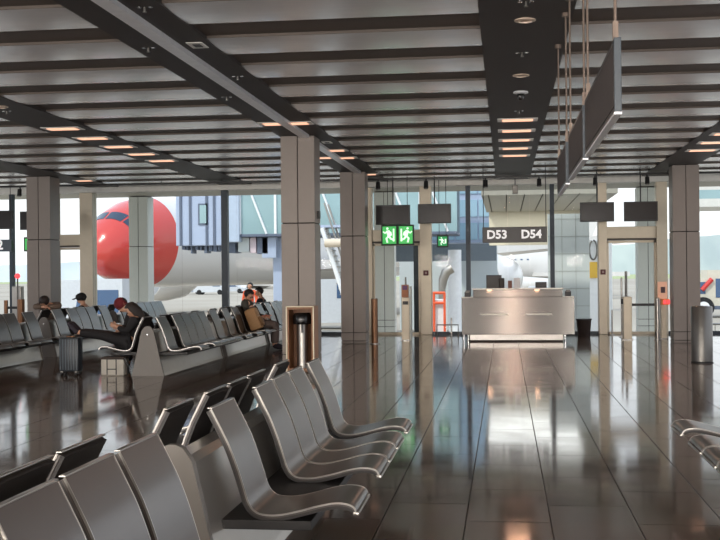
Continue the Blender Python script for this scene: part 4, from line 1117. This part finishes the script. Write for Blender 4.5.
t = veh_at(722, 71.5, 2.4, 6.0, 2.9, 'loader_truck', 'cream loader truck with a red diagonal stripe outside, right of the right column', mat('truck_cream', (206, 200, 184), .5), 'truck', 'truck', -1)
a = aty(702, 290, 70.2); b = aty(712, 279, 70.2)
MB().tube([(a.x, 70.2, a.z), (b.x, 70.2, b.z)], .14, 8).build('red_stripe', REDP, t)
wx = aty(703.5, 306, 70).x
o = MB().tube([(wx, 69.9, GZ + .63), (wx, 70.25, GZ + .63)], .63, 28).build('large_wheel', TYRE, t, True)
MB().tube([(wx, 69.86, GZ + .63), (wx, 69.9, GZ + .63)], .36, 24).build('hub', WHITE, t, True)
# apron vehicle with the arched wheel guard near the bin
# outside header bridge at the far right
t = thing('overhead_walkway', 'pale glazed overhead walkway outside at the right edge of the photo', 'walkway')
Y = 40; a = aty(694, 207, Y); b = aty(790, 187, Y)
MB().box(a.x, b.x, Y, Y + 3, a.z, a.z + .28).build('deck', BEAMM, t)
MB().box(a.x, b.x, Y, Y + .05, a.z + .28, aty(700, 190, Y).z).build('glazing', BRGLASS, t)
MB().box(a.x, b.x, Y, Y + 3, aty(700, 190, Y).z, aty(700, 186, Y).z).build('roof', BEAMM, t)
MB().cyl(b.x - .4, Y + 1.5, GZ, a.z, .2, 14).build('leg', BEAMM, t)
t = thing('outdoor_railing', 'thin metal railing outside at the right edge behind the cylindrical bin', 'railing')
rl = MB(); a = aty(690, 327, 34.2); b = aty(800, 326, 34.2)
rl.tube([(a.x, 34.2, .0), (b.x, 34.2, .0)], .03, 8)
for k in range(14): rl.tube([(a.x + k * (b.x - a.x) / 13, 34.2, GZ), (a.x + k * (b.x - a.x) / 13, 34.2, .0)], .015, 6)
rl.build('bars', STEELR, t)
# worker in orange beyond the seated man
Yw = 40
hd = aty(250, 284, Yw)
t = thing('service_platform', 'grey service platform outside on which the worker in orange stands', 'platform')
zf = hd.z - 1.68
MB().box(hd.x - .8, hd.x + .8, Yw - .5, Yw + .5, zf - .12, zf).build('deck', STEELR, t)
for q in (-.7, .7):
    for w in (-.4, .4): MB().tube([(hd.x + q, Yw + w, GZ), (hd.x + q, Yw + w, zf - .1)], .05, 8).build('leg', STEELR, t)
J = dict(pelvis=(hd.x, Yw, zf + .95), chest=(hd.x, Yw, zf + 1.27), neck=(hd.x, Yw, zf + 1.48), head=(hd.x, Yw, zf + 1.6))
for s, q in (('L', -1), ('R', 1)):
    J['sh' + s] = (hd.x + q * .19, Yw, zf + 1.4); J['el' + s] = (hd.x + q * .25, Yw, zf + 1.12); J['wr' + s] = (hd.x + q * .24, Yw - .1, zf + .88)
    J['hip' + s] = (hd.x + q * .1, Yw, zf + .9); J['kn' + s] = (hd.x + q * .11, Yw - .02, zf + .5); J['an' + s] = (hd.x + q * .11, Yw, zf + .1); J['ft' + s] = (hd.x + q * .12, Yw - .14, zf + .05)
b_, *_r5 = person('person in an orange safety jacket standing outside beyond the seated pair', J, ORANGE, CLNAVY, SHOE, HAIRK, 'short', (-.3, -1, 0))
b_['group'] = 'airport workers'

# ------------------------------------------------------------------ lights
W = bpy.data.worlds.new('sky'); SC.world = W; W.use_nodes = True
nt = W.node_tree; bg = nt.nodes['Background']
tc = nt.nodes.new('ShaderNodeTexCoord'); sx_ = nt.nodes.new('ShaderNodeSeparateXYZ'); rp = nt.nodes.new('ShaderNodeValToRGB')
rp.color_ramp.elements[0].position = 0.0; rp.color_ramp.elements[0].color = (.90, .91, .93, 1)
rp.color_ramp.elements[1].position = .6; rp.color_ramp.elements[1].color = (.70, .80, 1.0, 1)
nt.links.new(tc.outputs['Generated'], sx_.inputs[0]); nt.links.new(sx_.outputs['Z'], rp.inputs[0]); nt.links.new(rp.outputs[0], bg.inputs[0])
bg.inputs[1].default_value = 1.1
sun = bpy.data.lights.new('sun', 'SUN'); sun.energy = 1.7; sun.angle = math.radians(3); sun.color = (1, .95, .86)
so = bpy.data.objects.new('sun', sun); COL.objects.link(so)
so.rotation_euler = V((.45, .62, -.75)).to_track_quat('-Z', 'Y').to_euler()
# added fill points floating behind the camera, to light what faces it
def lamp(x, y, e, col=(1, .92, .84), r=.35):
    l = bpy.data.lights.new('fill_point', 'POINT'); l.shadow_soft_size = r; l.energy = e; l.color = col
    o = bpy.data.objects.new('fill_point', l); COL.objects.link(o); o.location = (x, y, 2.2)
for b, w in BANDS:
    for y in (-8, -6, -4, -1.5):
        lamp(b, y, FILL_W)
def glow(x, y, e):
    l = bpy.data.lights.new('warm_lamp', 'AREA'); l.shape = 'RECTANGLE'; l.size = .44; l.size_y = .16; l.energy = e; l.color = (1, .55, .34)
    o = bpy.data.objects.new('warm_lamp', l); COL.objects.link(o); o.location = (x, y, HC - .055)
for k in (0, 2, 4):
    glow(.215, 17.55 + 1.34 * k, 6); glow(-6.99, 17.15 + 1.3 * k, 5); glow(3.87, 17.4 + 1.33 * k, 5)

sl = bpy.data.lights.new('streak_spot', 'SPOT'); sl.energy = 260; sl.spot_size = math.radians(11); sl.spot_blend = .6; sl.color = (1, .42, .22); sl.shadow_soft_size = .04  # added spot that draws the warm streak down the counter front
so2 = bpy.data.objects.new('streak_spot', sl); COL.objects.link(so2); so2.location = (.25, 10.62, HC - .03)
so2.rotation_euler = (V((.28, 25.9, .75)) - so2.location).to_track_quat('-Z', 'Y').to_euler()
vs_ = SC.view_settings
SC.display_settings.display_device = 'sRGB'
vs_.view_transform = 'Standard'; vs_.look = 'None'; vs_.gamma = 1; vs_.use_curve_mapping = False; vs_.exposure = 0.58
SC.cycles.max_bounces = 10; SC.cycles.transparent_max_bounces = 24; SC.cycles.use_denoising = True
SC.cycles.sample_clamp_indirect = 6
